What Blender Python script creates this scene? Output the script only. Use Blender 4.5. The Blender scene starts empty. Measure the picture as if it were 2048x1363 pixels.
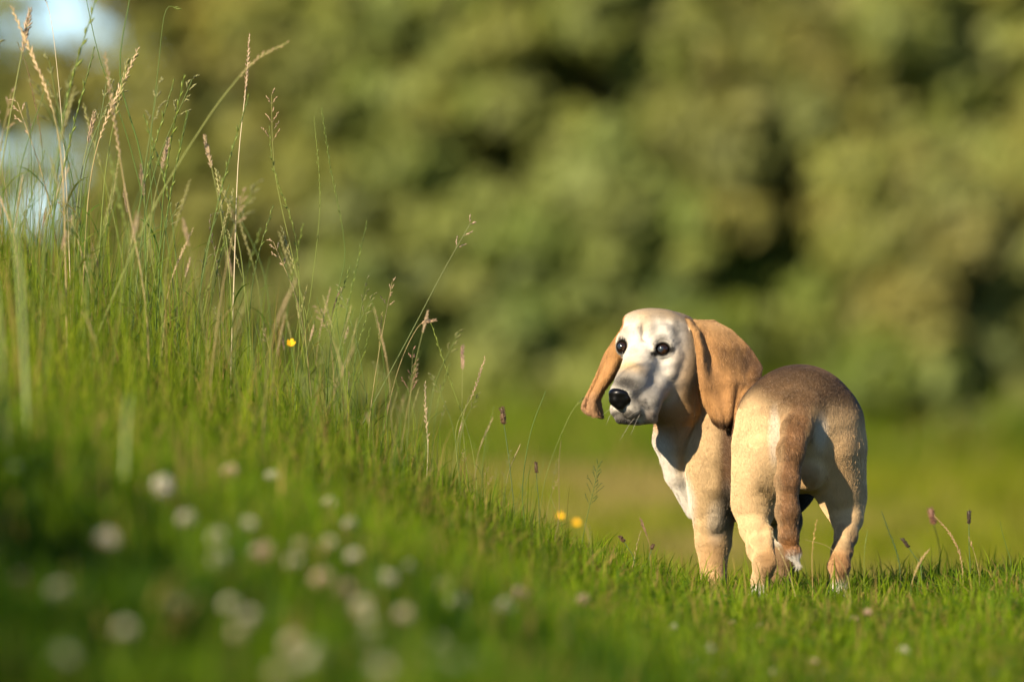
import bpy, bmesh, math, random
import numpy as np
from mathutils import Vector
from mathutils.bvhtree import BVHTree

# ------------------------------------------------------------------ camera, world, sun, exposure
scene = bpy.context.scene
col = scene.collection
RNG = np.random.default_rng(7)
random.seed(7)
DIST = 18.5            # camera to the dog's hind feet
FPX = 2048 * 300 / 36  # focal length in photograph pixels
CAMZ = 0.37
HORIZON = 850.0

cam_d = bpy.data.cameras.new('camera')
cam = bpy.data.objects.new('camera', cam_d)
col.objects.link(cam)
cam.location = (0, -DIST, CAMZ)
cam.rotation_euler = (math.radians(90) + (HORIZON - 681.5) / FPX, 0, 0)
cam_d.lens = 300
cam_d.sensor_width = 36
cam_d.clip_start = 0.5
cam_d.clip_end = 3000
cam_d.dof.use_dof = True
cam_d.dof.focus_distance = DIST + 0.2
cam_d.dof.aperture_fstop = 2.6
scene.camera = cam

SUN_EL, SUN_AZ = math.radians(25), math.radians(217)   # azimuth clockwise from +Y
world = bpy.data.worlds.new("World")
scene.world = world
world.use_nodes = True
wn = world.node_tree
sky = wn.nodes.new('ShaderNodeTexSky')
sky.sky_type = 'NISHITA'
sky.sun_disc = False
sky.sun_elevation = SUN_EL
sky.sun_rotation = SUN_AZ
sky.air_density = 0.75
sky.dust_density = 0.3
sky.ozone_density = 4.0
bg = wn.nodes['Background']
bg.inputs['Strength'].default_value = 0.08
wn.links.new(sky.outputs[0], bg.inputs['Color'])

sun_d = bpy.data.lights.new('sun', 'SUN')
sun_d.energy = 5.0
sun_d.angle = math.radians(0.5)
sun_d.color = (1.0, 0.84, 0.63)
sun = bpy.data.objects.new('sun', sun_d)
col.objects.link(sun)
tosun = Vector((math.sin(SUN_AZ) * math.cos(SUN_EL), math.cos(SUN_AZ) * math.cos(SUN_EL), math.sin(SUN_EL)))
sun.rotation_euler = tosun.to_track_quat('Z', 'Y').to_euler()

scene.view_settings.view_transform = 'Standard'
scene.view_settings.look = 'None'
scene.view_settings.gamma = 1
scene.view_settings.use_curve_mapping = False
scene.view_settings.exposure = 1.4
scene.render.engine = 'CYCLES'
scene.cycles.use_denoising = True
scene.cycles.max_bounces = 6
scene.cycles.transparent_max_bounces = 8

# ------------------------------------------------------------------ helpers
def W(px, py, Y):
    """point on the ray through photograph pixel (px,py) at world depth Y"""
    D = DIST + Y
    return np.array([(px - 1024) * D / FPX, Y, CAMZ - (py - HORIZON) * D / FPX])

def mesh_np(name, V, F, colors=None, smooth=False):
    """V (n,3); F list of (arrays of equal-length polys)"""
    me = bpy.data.meshes.new(name)
    V = np.asarray(V, dtype=np.float32)
    me.vertices.add(len(V))
    me.vertices.foreach_set('co', V.ravel())
    if not isinstance(F, list):
        F = [F]
    F = [np.asarray(f, dtype=np.int32) for f in F if len(f)]
    loops = np.concatenate([f.ravel() for f in F])
    sizes = np.concatenate([np.full(len(f), f.shape[1], dtype=np.int32) for f in F])
    starts = np.concatenate([[0], np.cumsum(sizes)[:-1]]).astype(np.int32)
    me.loops.add(len(loops))
    me.loops.foreach_set('vertex_index', loops)
    me.polygons.add(len(sizes))
    me.polygons.foreach_set('loop_start', starts)
    me.polygons.foreach_set('loop_total', sizes)
    if smooth:
        me.polygons.foreach_set('use_smooth', np.ones(len(sizes), dtype=bool))
    if colors is not None:
        at = me.attributes.new('tint', 'FLOAT_COLOR', 'POINT')
        c = np.ones((len(V), 4), dtype=np.float32)
        c[:, :3] = colors
        at.data.foreach_set('color', c.ravel())
    me.update(calc_edges=True)
    me.validate()
    return me

def link(name, data, mat=None, parent=None, **props):
    o = bpy.data.objects.new(name, data)
    col.objects.link(o)
    if mat is not None and len(data.materials) == 0:
        data.materials.append(mat)
    if parent is not None:
        o.parent = parent
    for k, v in props.items():
        o[k] = v
    return o

def empty(name, loc, label, category, group=None):
    o = bpy.data.objects.new(name, None)
    o.empty_display_size = 0.05
    col.objects.link(o)
    o.location = loc
    o['label'] = label
    o['category'] = category
    if group:
        o['group'] = group
    return o

def mat_tint(name, rough=0.6, transl=0.0, spec=0.3, noise=0.0, fixed=None, coat=0.0, sheen=0.0, tscale=(1.0, 1.0, 1.0)):
    m = bpy.data.materials.new(name)
    m.use_nodes = True
    nt = m.node_tree
    p = nt.nodes['Principled BSDF']
    out = nt.nodes['Material Output']
    p.inputs['Roughness'].default_value = rough
    p.inputs['Specular IOR Level'].default_value = spec
    p.inputs['Coat Weight'].default_value = coat
    p.inputs['Sheen Weight'].default_value = sheen
    if fixed is None:
        a = nt.nodes.new('ShaderNodeAttribute')
        a.attribute_name = 'tint'
        c = a.outputs['Color']
    else:
        r = nt.nodes.new('ShaderNodeRGB')
        r.outputs[0].default_value = (*fixed, 1)
        c = r.outputs[0]
    if noise:
        n = nt.nodes.new('ShaderNodeTexNoise')
        n.inputs['Scale'].default_value = noise
        tc = nt.nodes.new('ShaderNodeTexCoord')
        nt.links.new(tc.outputs['Object'], n.inputs['Vector'])
        mr = nt.nodes.new('ShaderNodeMapRange')
        mr.inputs['To Min'].default_value = 0.6
        mr.inputs['To Max'].default_value = 1.4
        nt.links.new(n.outputs['Fac'], mr.inputs['Value'])
        mx = nt.nodes.new('ShaderNodeMix')
        mx.data_type = 'RGBA'
        mx.blend_type = 'MULTIPLY'
        mx.inputs['Factor'].default_value = 1
        nt.links.new(c, mx.inputs[6])
        nt.links.new(mr.outputs[0], mx.inputs[7])
        c = mx.outputs[2]
    nt.links.new(c, p.inputs['Base Color'])
    if transl:
        t = nt.nodes.new('ShaderNodeBsdfTranslucent')
        g = nt.nodes.new('ShaderNodeMix')
        g.data_type = 'RGBA'
        g.blend_type = 'MULTIPLY'
        g.inputs['Factor'].default_value = 1
        g.inputs[7].default_value = (*tscale, 1)
        nt.links.new(c, g.inputs[6])
        nt.links.new(g.outputs[2], t.inputs['Color'])
        ms = nt.nodes.new('ShaderNodeMixShader')
        ms.inputs[0].default_value = transl
        nt.links.new(p.outputs[0], ms.inputs[1])
        nt.links.new(t.outputs[0], ms.inputs[2])
        nt.links.new(ms.outputs[0], out.inputs['Surface'])
    return m

M_grass = mat_tint('grass_blade', rough=0.6, transl=0.45, spec=0.12, tscale=(1.2, 1.5, 0.3))
M_leaf = mat_tint('tree_leaf', rough=0.6, transl=0.42, spec=0.25, tscale=(1.3, 1.3, 0.7))
M_stalk = mat_tint('grass_stalk', rough=0.5, transl=0.2, spec=0.3)
M_bark = mat_tint('bark', fixed=(0.10, 0.075, 0.05), rough=0.9, noise=14)
M_soil = mat_tint('meadow_soil', fixed=(0.035, 0.045, 0.014), rough=1.0, noise=9)
M_petal = mat_tint('petal', rough=0.6, transl=0.25, spec=0.2)

def smooth01(t):
    t = np.clip(t, 0, 1)
    return t * t * (3 - 2 * t)

# value noise on numpy arrays (2-D), deterministic
_tab = np.random.default_rng(3).random((256, 256))
def vnoise(x, y):
    xi, yi = np.floor(x).astype(int), np.floor(y).astype(int)
    fx, fy = smooth01(x - xi), smooth01(y - yi)
    g = lambda a, b: _tab[a % 256, b % 256]
    return (g(xi, yi) * (1 - fx) + g(xi + 1, yi) * fx) * (1 - fy) + (g(xi, yi + 1) * (1 - fx) + g(xi + 1, yi + 1) * fx) * fy

# ------------------------------------------------------------------ terrain
PX = [-6.0, -2.6, -1.2, -0.57, -0.35, -0.08, 0.137, 0.41, 0.56, 0.8, 1.1, 2.5, 6]
PZ = [0.75, 0.66, 0.48, 0.34, 0.275, 0.145, 0.05, -0.015, -0.025, -0.02, -0.01, 0.02, -0.05]
def ground_z(x, y):
    x = np.asarray(x, float); y = np.asarray(y, float)
    base = np.interp(x, PX, PZ)
    base = 0.5 * base + 0.25 * np.interp(x - .12, PX, PZ) + 0.25 * np.interp(x + .12, PX, PZ)
    base = base + 0.012 * (vnoise(x * 3 + 5, y * 3) - .5) + 0.03 * (vnoise(x * .8, y * .8 + 9) - .5)
    near = 0.034 * np.clip(y + 0.25, -4, 0) + 0.014 * np.clip(y + 4.25, -14, 0) + 0.062 * smooth01((-x - .02) / .45) * np.clip(y + 4.4, -4.2, 0)
    fall = smooth01((y - 0.45) / 5.0)
    far = -0.42 + 0.0105 * np.clip(y, 0, 48)
    k = np.clip(np.abs(x) / 8, 0, 1) * 0
    return (base + near) * (1 - fall) + far * fall + k

def build_ground():
    xs = np.concatenate([-np.geomspace(900, 3.2, 22), np.linspace(-3, 3, 121), np.geomspace(3.2, 900, 22)])
    ys = np.concatenate([-np.geomspace(900, 19.5, 14), np.linspace(-19, 8, 181), np.linspace(8.6, 60, 60), np.geomspace(66, 1800, 20)])
    X, Y = np.meshgrid(xs, ys)
    Z = ground_z(X, Y)
    V = np.stack([X.ravel(), Y.ravel(), Z.ravel()], 1)
    n, m = len(ys), len(xs)
    I = np.arange(n * m).reshape(n, m)
    F = np.stack([I[:-1, :-1].ravel(), I[:-1, 1:].ravel(), I[1:, 1:].ravel(), I[1:, :-1].ravel()], 1)
    link('ground', mesh_np('ground', V, F, smooth=True), M_soil, kind='structure',
         label='grassy meadow ground with a bank rising to the left')
build_ground()

# ------------------------------------------------------------------ grass blades (numpy)
def blades(x, y, h, w, tint, lean=0.35, seed=1, bendy=1.0, z=None):
    """one mesh of many bent, tapered blades"""
    r = np.random.default_rng(seed)
    n = len(x)
    if z is None:
        z = ground_z(x, y) - 0.004
    a = r.uniform(0, 2 * np.pi, n)           # lean heading
    d = np.stack([np.cos(a), np.sin(a), np.zeros(n)], 1)
    wa = r.uniform(0, 2 * np.pi, n)          # blade width direction
    wd = np.stack([np.cos(wa), np.sin(wa), np.zeros(n)], 1)
    L = np.abs(r.normal(0, lean, n))
    base = np.stack([x, y, z], 1)
    pts = []
    for t, ww in ((0, .8), (.38, 1.0), (.74, .62)):
        off = (L * t ** (1.0 + .9 * bendy))[:, None] * d * h[:, None]
        up = (h * (t - 0.38 * L * t * t))[:, None] * np.array([0, 0, 1.0])
        c = base + off + up
        pts.append(c - wd * (w * ww / 2)[:, None])
        pts.append(c + wd * (w * ww / 2)[:, None])
    tip = base + (L * 1.0)[:, None] * d * h[:, None] * 1.08 + (h * (1 - 0.42 * L))[:, None] * np.array([0, 0, 1.0])
    pts.append(tip)
    V = np.stack(pts, 1).reshape(-1, 3)      # 7 per blade
    i = np.arange(n)[:, None] * 7
    q = np.concatenate([i + [0, 1, 3, 2], i + [2, 3, 5, 4]])
    t3 = i + [4, 5, 6]
    C = np.repeat(tint, 7, axis=0)
    return V, [q, t3], C

def grass_tint(n, seed, x=None, y=None, dry=0.08, base=(0.055, 0.115, 0.012), lime=(0.12, 0.17, 0.018)):
    r = np.random.default_rng(seed)
    t = r.random(n)[:, None]
    c = np.array(base) * (1 - t) + np.array(lime) * t
    if x is not None:
        pn = vnoise(x * 4 + 31, y * 2.2 + 7)[:, None]
        pm = vnoise(x * 13 + 1, y * 6 + 77)[:, None]
        c = c * (0.45 + 0.6 * pn + .5 * pm)
    c = c * np.array([.60, .68, .22])
    k = r.random(n) < dry
    c[k] = np.array([0.22, 0.155, 0.045]) * r.uniform(.6, 1.3, (k.sum(), 1))
    return c

def scatter(n, y0, y1, seed, margin=160, xcap=None, power=1.0):
    r = np.random.default_rng(seed)
    y = y0 + (y1 - y0) * r.random(n) ** power
    half = (1024 + margin) * (DIST + y) / FPX
    x = r.uniform(-1, 1, n) * half
    return x, y

def add_grass(name, x, y, h, w, tint, label, seed, lean=.35, bendy=1.0):
    V, F, C = blades(x, y, h, w, tint, lean, seed, bendy)
    return link(name, mesh_np(name, V, F, C), M_grass, kind='stuff', label=label)

# short turf in and just around the plane of focus
x, y = scatter(130000, -4.5, 1.3, 11)
r = np.random.default_rng(12)
patch = vnoise(x * 5, y * 5 + 3)
onl = smooth01((0.45 - x) / 0.7)
tuft = smooth01((vnoise(x * 17 + 3, y * 17) - .5) / .3)
h = (0.020 + 0.040 * r.random(len(x)) ** 1.6 + 0.06 * tuft * r.random(len(x)) ** 1.5 + .02 * patch) * (1 + 0.55 * onl)
right_rise = smooth01((x - 0.8) / 0.3)
h *= 1 + 0.25 * right_rise
# trodden shorter just where the dog stands and in front of it
track = np.exp(-((x - 0.6) / 0.16) ** 2 - ((y + 0.5) / 0.8) ** 2)
h *= 1 - 0.15 * track
w = r.uniform(0.0020, 0.0052, len(x))
add_grass('meadow_turf', x, y, h, w, grass_tint(len(x), 13, x, y, .17, (0.060, 0.12, 0.007), (0.25, 0.30, 0.020)), 'short green turf round the paws of the dog', 14, .75)
# longer bright blades standing over the turf
x, y = scatter(30000, -4.2, 1.0, 16)
r = np.random.default_rng(17)
k = vnoise(x * 9 + 60, y * 7 + 3) + .25 * r.random(len(x)) > .55
x, y = x[k], y[k]
h = .045 + .09 * r.random(len(x)) ** 2.2
add_grass('long_turf_blades', x, y, h, r.uniform(.0022, .0042, len(x)), grass_tint(len(x), 18, None, None, .14, (.09, .16, .012), (.28, .32, .03)), 'longer bright blades standing over the turf at the paws of the dog', 19, .75, 1.5)
# near slope, out of focus, its shade painted as darker green
x, y = scatter(70000, -12.5, -4.5, 21, 220, power=.8)
r = np.random.default_rng(22)
tuft = smooth01((vnoise(x * 9 + 3, y * 5) - .45) / .3)
h = 0.03 + 0.05 * r.random(len(x)) ** 1.5 + .11 * tuft * r.random(len(x))
add_grass('near_turf', x, y, h, r.uniform(.004, .010, len(x)),
          grass_tint(len(x), 23, x, y, .05, (0.018, 0.060, 0.002), (0.085, 0.135, 0.004)), 'blurred grass on the near slope of the bank, shade painted in as dark green', 24, .5)
# taller tufts on the near slope, thrown far out of focus
x, y = scatter(19000, -9.5, -3.6, 26, 200)
r = np.random.default_rng(27)
k = (vnoise(x * 5 + 2, y * 2.4 + 50) > .58) & (x < .5)
x, y = x[k], y[k]
add_grass('near_tufts', x, y, .06 + .13 * r.random(len(x)) ** 1.3, r.uniform(.003, .007, len(x)), grass_tint(len(x), 28, None, None, .06, (.04, .10, .004), (.20, .26, .012)), 'taller blurred tufts on the near slope of the bank', 29, .3, 1.2)
# outer apron, seen only from other positions
r = np.random.default_rng(31)
n = 60000
x = r.uniform(-3.4, 3.2, n); y = r.uniform(-12, 3, n)
keep = np.abs(x) > (1024 + 150) * (DIST + y) / FPX
x, y = x[keep], y[keep]
h = 0.05 + 0.08 * r.random(len(x)) + .22 * smooth01((-x - 1.0) / .5) * r.random(len(x))
add_grass('side_turf', x, y, h, r.uniform(.004, .007, len(x)), grass_tint(len(x), 33, x, y), 'meadow grass either side of the dog and the bank', 34, .45)
# far field behind the crest
x, y = scatter(170000, 2.0, 58, 41, 900, power=.8)
r = np.random.default_rng(42)
h = 0.05 + 0.12 * r.random(len(x)) ** 2
far_t = grass_tint(len(x), 43, None, None, .12, (0.16, 0.175, 0.008), (0.29, 0.275, 0.022))
pn = vnoise(x * 1.1 + 3, y * .16 + 8)
brown = smooth01((pn - .44) / .2)[:, None] * smooth01((2.8 - x) / 2)[:, None]
far_t = far_t * (1 - .75 * brown) + np.array([.26, .19, .07]) * .75 * brown
add_grass('far_field_grass', x, y, h, r.uniform(.010, .02, len(x)), far_t, 'sunlit yellow green grass of the field beyond the dog', 44, .5)

# unseen tall grass left of the frame, added to shade the near slope
r = np.random.default_rng(36)
n = 22000
x = r.uniform(-2.4, -.4, n); y = r.uniform(-12.5, -4.2, n)
keep = x < -(1024 + 110) * (DIST + y) / FPX
x, y = x[keep], y[keep]
h = (.22 + .22 * r.random(len(x))) * np.clip(.55 + (-x - .5), .6, 1)
add_grass('unseen_shade_grass', x, y, h, r.uniform(.004, .008, len(x)), grass_tint(len(x), 37, x, y), 'tall grass added out of view on the left to shade the near slope', 38, .25)

# clover leaves between the blades
def clover_leaves(x, y, z, R, tint, seed):
    r = np.random.default_rng(seed)
    n = len(x); Vs = []
    tilt = r.normal(0, .35, (n, 2)); a0 = r.uniform(0, 6.28, n)
    c = np.stack([x, y, z], 1)
    for k in range(3):
        a = a0 + k * 2.094
        u = np.stack([np.cos(a), np.sin(a), tilt[:, 0] * np.cos(a) + tilt[:, 1] * np.sin(a) + .15], 1)
        v = np.stack([-np.sin(a), np.cos(a), -tilt[:, 0] * np.sin(a) + tilt[:, 1] * np.cos(a)], 1)
        Vs += [c, c + (u * .6 + v * .5) * R[:, None], c + u * 1.05 * R[:, None], c + (u * .6 - v * .5) * R[:, None]]
    V = np.stack(Vs, 1).reshape(-1, 3)
    i = np.arange(n)[:, None] * 12
    F = np.concatenate([i + [0, 1, 2, 3], i + [4, 5, 6, 7], i + [8, 9, 10, 11]])
    return V, F, np.repeat(tint, 12, axis=0)
x, y = scatter(16000, -12.0, .6, 71, 200)
r = np.random.default_rng(72)
k = vnoise(x * 4 + 9, y * 3 + 9) > .42
x, y = x[k], y[k]
V, F, C = clover_leaves(x, y, ground_z(x, y) + r.uniform(.02, .07, len(x)) * np.interp(y, [-3, 0], [1, .6]), r.uniform(.006, .012, len(x)), grass_tint(len(x), 73, None, None, 0, (.04, .10, .012), (.09, .16, .02)), 74)
link('clover_leaves', mesh_np('clover_leaves', V, F, C), M_grass, kind='stuff', label='clover leaves mixed through the turf')

# fine tall stems standing over the bank, too many to count
r = np.random.default_rng(56)
n = 5200
x = r.uniform(-1.9, .12, n); y = r.normal(.1, .9, n)
k = (y > -3) & (y < 3) & (r.random(n) < np.interp(x, [-1.3, -.5, 0], [1, .6, .2]))
x, y = x[k], y[k]
h = np.interp(x, [-1.6, -1.1, -.85, -.6, -.35, -.1], [.70, .66, .58, .44, .34, .24]) * (.35 + .65 * r.random(len(x)))
add_grass('fine_stems', x, y, h, r.uniform(.0011, .0023, len(x)), grass_tint(len(x), 57, None, None, .3, (.12, .19, .02), (.30, .33, .07)), 'hair thin grass stems rising from the top of the bank', 58, .32, 1.2)

# rank weeds and long grass where the field meets the bushes
r = np.random.default_rng(46)
n = 26000
y = r.uniform(40, 59, n); x = r.uniform(-1, 1, n) * (1024 + 800) * (DIST + y) / FPX
pn = vnoise(x * .9 + 20, y * .25)
k = pn + .3 * r.random(n) > .55
x, y, pn = x[k], y[k], pn[k]
h = (.15 + .75 * r.random(len(x)) * pn) * np.interp(y, [40, 57], [.5, 1.3])
add_grass('field_edge_weeds', x, y, h, r.uniform(.02, .05, len(x)), grass_tint(len(x), 47, x * .2, y * .1, .10, (.10, .15, .02), (.22, .24, .03)), 'tall weeds where the field meets the bushes', 48, .4)

# mid-height leafy grass of the bank
def env_mid(x):
    return np.interp(x, [-2.6, -1.2, -.8, -.5, -.25, -.05, .12, .3], [.46, .38, .29, .21, .15, .10, .06, .0])
r = np.random.default_rng(51)
n = 20000
x = r.uniform(-2.0, .25, n); y = -3.9 + 5.5 * r.random(n)
e = env_mid(x)
k = (r.random(n) < .25 + e * 2.2) & (e > 0.02)
x, y, e = x[k], y[k], e[k]
h = e * (.2 + 1.15 * r.random(len(x)) ** 1.9) * np.interp(y, [-3.9, -2.4], [.45, 1.0])
add_grass('bank_grass', x, y, h, r.uniform(.0016, .0038, len(x)),
          grass_tint(len(x), 53, x, y, .10, (0.10, 0.155, 0.012), (0.30, 0.31, 0.045)), 'knee high leafy grass along the top of the bank', 54, .38, 1.4)

# ------------------------------------------------------------------ background trees and bushes
def leaf_quads(C, size, seed, elong=1.5, out=None):
    r = np.random.default_rng(seed)
    n = len(C)
    nn = r.normal(size=(n, 3)) * .45 + out * .9 + np.array([0, 0, .15]) + np.array(tosun) * .8   # leaves turn their faces outwards and to the light
    nn /= np.linalg.norm(nn, axis=1)[:, None]
    a = r.normal(size=(n, 3)); a -= (a * nn).sum(1)[:, None] * nn; a /= np.linalg.norm(a, axis=1)[:, None]
    b = np.cross(nn, a)
    s = size * r.uniform(.7, 1.3, n)[:, None]
    p = np.stack([C - a * s * elong, C - b * s * .55, C + a * s * elong, C + b * s * .55], 1).reshape(-1, 3)
    i = np.arange(n)[:, None] * 4
    return p, i + [0, 1, 2, 3]

def tube(pts, rad, sides=6, cap=True):
    pts = np.asarray(pts, float); rad = np.asarray(rad, float)
    n = len(pts)
    T = np.gradient(pts, axis=0); T /= np.linalg.norm(T, axis=1)[:, None] + 1e-12
    ref = np.array([0, 1.0, 0]) if abs(T[0][1]) < .9 else np.array([1.0, 0, 0])
    V = []
    for i in range(n):
        u = np.cross(T[i], ref); u /= np.linalg.norm(u)
        v = np.cross(T[i], u)
        for k in range(sides):
            an = 2 * math.pi * k / sides
            V.append(pts[i] + rad[i] * (math.cos(an) * u + math.sin(an) * v))
    F = []
    for i in range(n - 1):
        for k in range(sides):
            k2 = (k + 1) % sides
            F.append([i * sides + k, i * sides + k2, (i + 1) * sides + k2, (i + 1) * sides + k])
    return np.array(V), np.array(F)

def merge(parts):
    Vs, Qs, Ts, Cs, o = [], [], [], [], 0
    for V, F, C in parts:
        Vs.append(V)
        Cs.append(np.broadcast_to(np.asarray(C, float), (len(V), 3)))
        F = F if isinstance(F, list) else [F]
        for f in F:
            f = np.asarray(f)
            if len(f) == 0:
                continue
            (Qs if f.shape[1] == 4 else Ts).append(f + o)
        o += len(V)
    out = []
    if Qs: out.append(np.concatenate(Qs))
    if Ts: out.append(np.concatenate(Ts))
    return np.concatenate(Vs), out, np.concatenate(Cs)

BUSH_Y = 58.0
HOLES = [(1160, 160, 95), (1565, 420, 90), (1530, 540, 85), (885, 640, 75), (1770, 800, 55)]
BUSHES = [  # px, py centre of crown, tint, label
    (160, 640, (.075, .085, .022), 'low dark bush behind the tall grass at the far left'),
    (470, 330, (.115, .105, .032), 'brownish olive bush right of the patch of sky'),
    (800, 120, (.120, .140, .038), 'pale olive tree at the top, left of the dark hollow'),
    (860, 470, (.110, .135, .042), 'olive bush behind the arching lone grass stalk'),
    (1180, 560, (.085, .118, .036), 'grey green bush rising just above the head of the dog'),
    (1250, 180, (.095, .115, .032), 'tree round the large dark hollow in its leaves'),
    (1560, 160, (.130, .125, .042), 'light brownish green tree at the top, right of the dark hollow'),
    (1600, 700, (.070, .105, .015), 'dark green bush above the rump of the dog'),
    (1800, 480, (.150, .138, .050), 'tan green bush between the dark gap and the right edge'),
    (1960, 160, (.130, .140, .040), 'yellow green tree in the top right corner'),
    (2020, 700, (.120, .140, .050), 'pale green bush low at the right edge'),
    (2420, 400, (.110, .130, .040), 'olive bush beyond the right edge of the view'),
    (-420, 500, (.090, .110, .032), 'olive bush beyond the left edge of the view'),
]
def sky_gap(px, py):
    if px < 330 and py < 520:
        lim = np.interp(py, [-700, 0, 120, 260, 420, 520], [230, 270, 300, 230, 200, 150])
        if px > lim: return False
        if px > -250 and abs(py - 175) < 38 and px < 180: return False
        return px > -330 and py > -1200
    return False
rb = np.random.default_rng(61)
bclumps = [[] for _ in BUSHES]
for layer, (Yl, spread, step) in enumerate(((BUSH_Y, .4, 52), (BUSH_Y + 1.0, .3, 54), (BUSH_Y + 2.0, .3, 66), (BUSH_Y + 3.0, .1, 58))):
    for py in np.arange(-620, 985, step):
        for px in np.arange(-760, 2800, step):
            jit = 75 if layer < 3 else 12
            qx, qy = px + rb.uniform(-jit, jit), py + rb.uniform(-jit, jit)
            if sky_gap(qx, qy) and layer == 0 and rb.random() < .8:   # thin sprays of leaves against the sky
                bclumps[int(np.argmin([(qx - b[0]) ** 2 + .8 * (qy - b[1]) ** 2 for b in BUSHES]))].append((qx, qy, Yl, rb.uniform(40, 80), 9))
                continue
            if sky_gap(qx, qy): continue
            if layer == 0 and any((qx - a) ** 2 + (qy - b) ** 2 < c * c for a, b, c in HOLES): continue
            if layer == 0 and vnoise(np.array(qx / 120. + 50), np.array(qy / 120. + 50)) < .12 : continue
            Yc = Yl + rb.uniform(-1, 1) * spread + .6 * (vnoise(np.array(qx / 300.), np.array(qy / 210. + 40)) - .5) * 2
            ds = [(qx - b[0]) ** 2 + 0.8 * (qy - b[1]) ** 2 for b in BUSHES]
            bclumps[int(np.argmin(ds))].append((qx, qy, float(Yc), rb.choice([35, 45, 60, 80]) * rb.uniform(.85, 1.15), layer))
for bi, (bx, by, tint, label) in enumerate(BUSHES):
    cl = bclumps[bi]
    if not cl: continue
    basex = (bx - 1024) * (DIST + BUSH_Y + 1) / FPX
    root = empty('tree' if by < 300 else 'bush', (basex, BUSH_Y + 1, float(ground_z(basex, BUSH_Y + 1))), label, 'tree' if by < 300 else 'bush', 'trees and bushes closing the field')
    C, TT, OO = [], [], []
    limbs = []
    for ci, (px, py, Y, rr, layer) in enumerate(cl):
        c = W(px, py, Y); R = rr * (DIST + Y) / FPX
        n = int((.0045 if layer == 9 else .022) * rr * rr)
        v = rb.normal(size=(n, 3)); v /= np.linalg.norm(v, axis=1)[:, None]
        p = c + v * (R * rb.random(n)[:, None] ** .45) * np.array([1.15, 1.0, .85])
        gz = ground_z(p[:, 0], p[:, 1]) + .03
        p[:, 2] = np.maximum(p[:, 2], gz + rb.random(n) * .1)
        C.append(p); OO.append(v)
        cv = (np.array(tint) * .55 + np.array((.115, .122, .030)) * .45) * np.array([.95, 1, .78]) * 1.42 * (.8 + .4 * float(vnoise(np.array(px / 150. + 7), np.array(py / 150.)))) * np.array([rb.uniform(.92, 1.12), 1, rb.uniform(.8, 1.2)])
        TT.append(cv * rb.uniform(.7, 1.3, (n, 1)))
        if ci % 5 == 0: limbs.append(c)
    C = np.concatenate(C); OO = np.concatenate(OO); TT = np.concatenate(TT)
    P, F = leaf_quads(C, .095, 100 + bi, 1.3, OO)
    off = np.array(root.location)
    link('crown', mesh_np('crown', P - off, F, np.repeat(TT, 4, axis=0)), M_leaf, root, kind='stuff')
    parts = []
    g = off * 0
    top = C[:, 2].max() - off[2]
    midx = (C[:, 0].mean() - off[0])
    trunk_pts = [(0, .3, -.1), (.05, .32, top * .3), (midx * .5, .35, top * .6), (midx, .4, top * .9)]
    parts.append((*tube(trunk_pts, [.09, .075, .05, .02], 8), (.1, .1, .1)))
    for c in limbs[:14]:
        e = c - off; t = np.clip(e[2] / max(top, .1) - .25, .08, .8)
        s = np.array([np.interp(t, [0, .3, .6, .9], [0, .05, midx * .5, midx]), .33, top * t])
        mid = (s + e) / 2 + rb.normal(0, .06, 3)
        parts.append((*tube([s, mid, e], [.035, .025, .008], 5), (.1, .1, .1)))
    V, F, Cc = merge(parts)
    link('trunk', mesh_np('trunk', V, F, Cc, True), M_bark, root)

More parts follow.
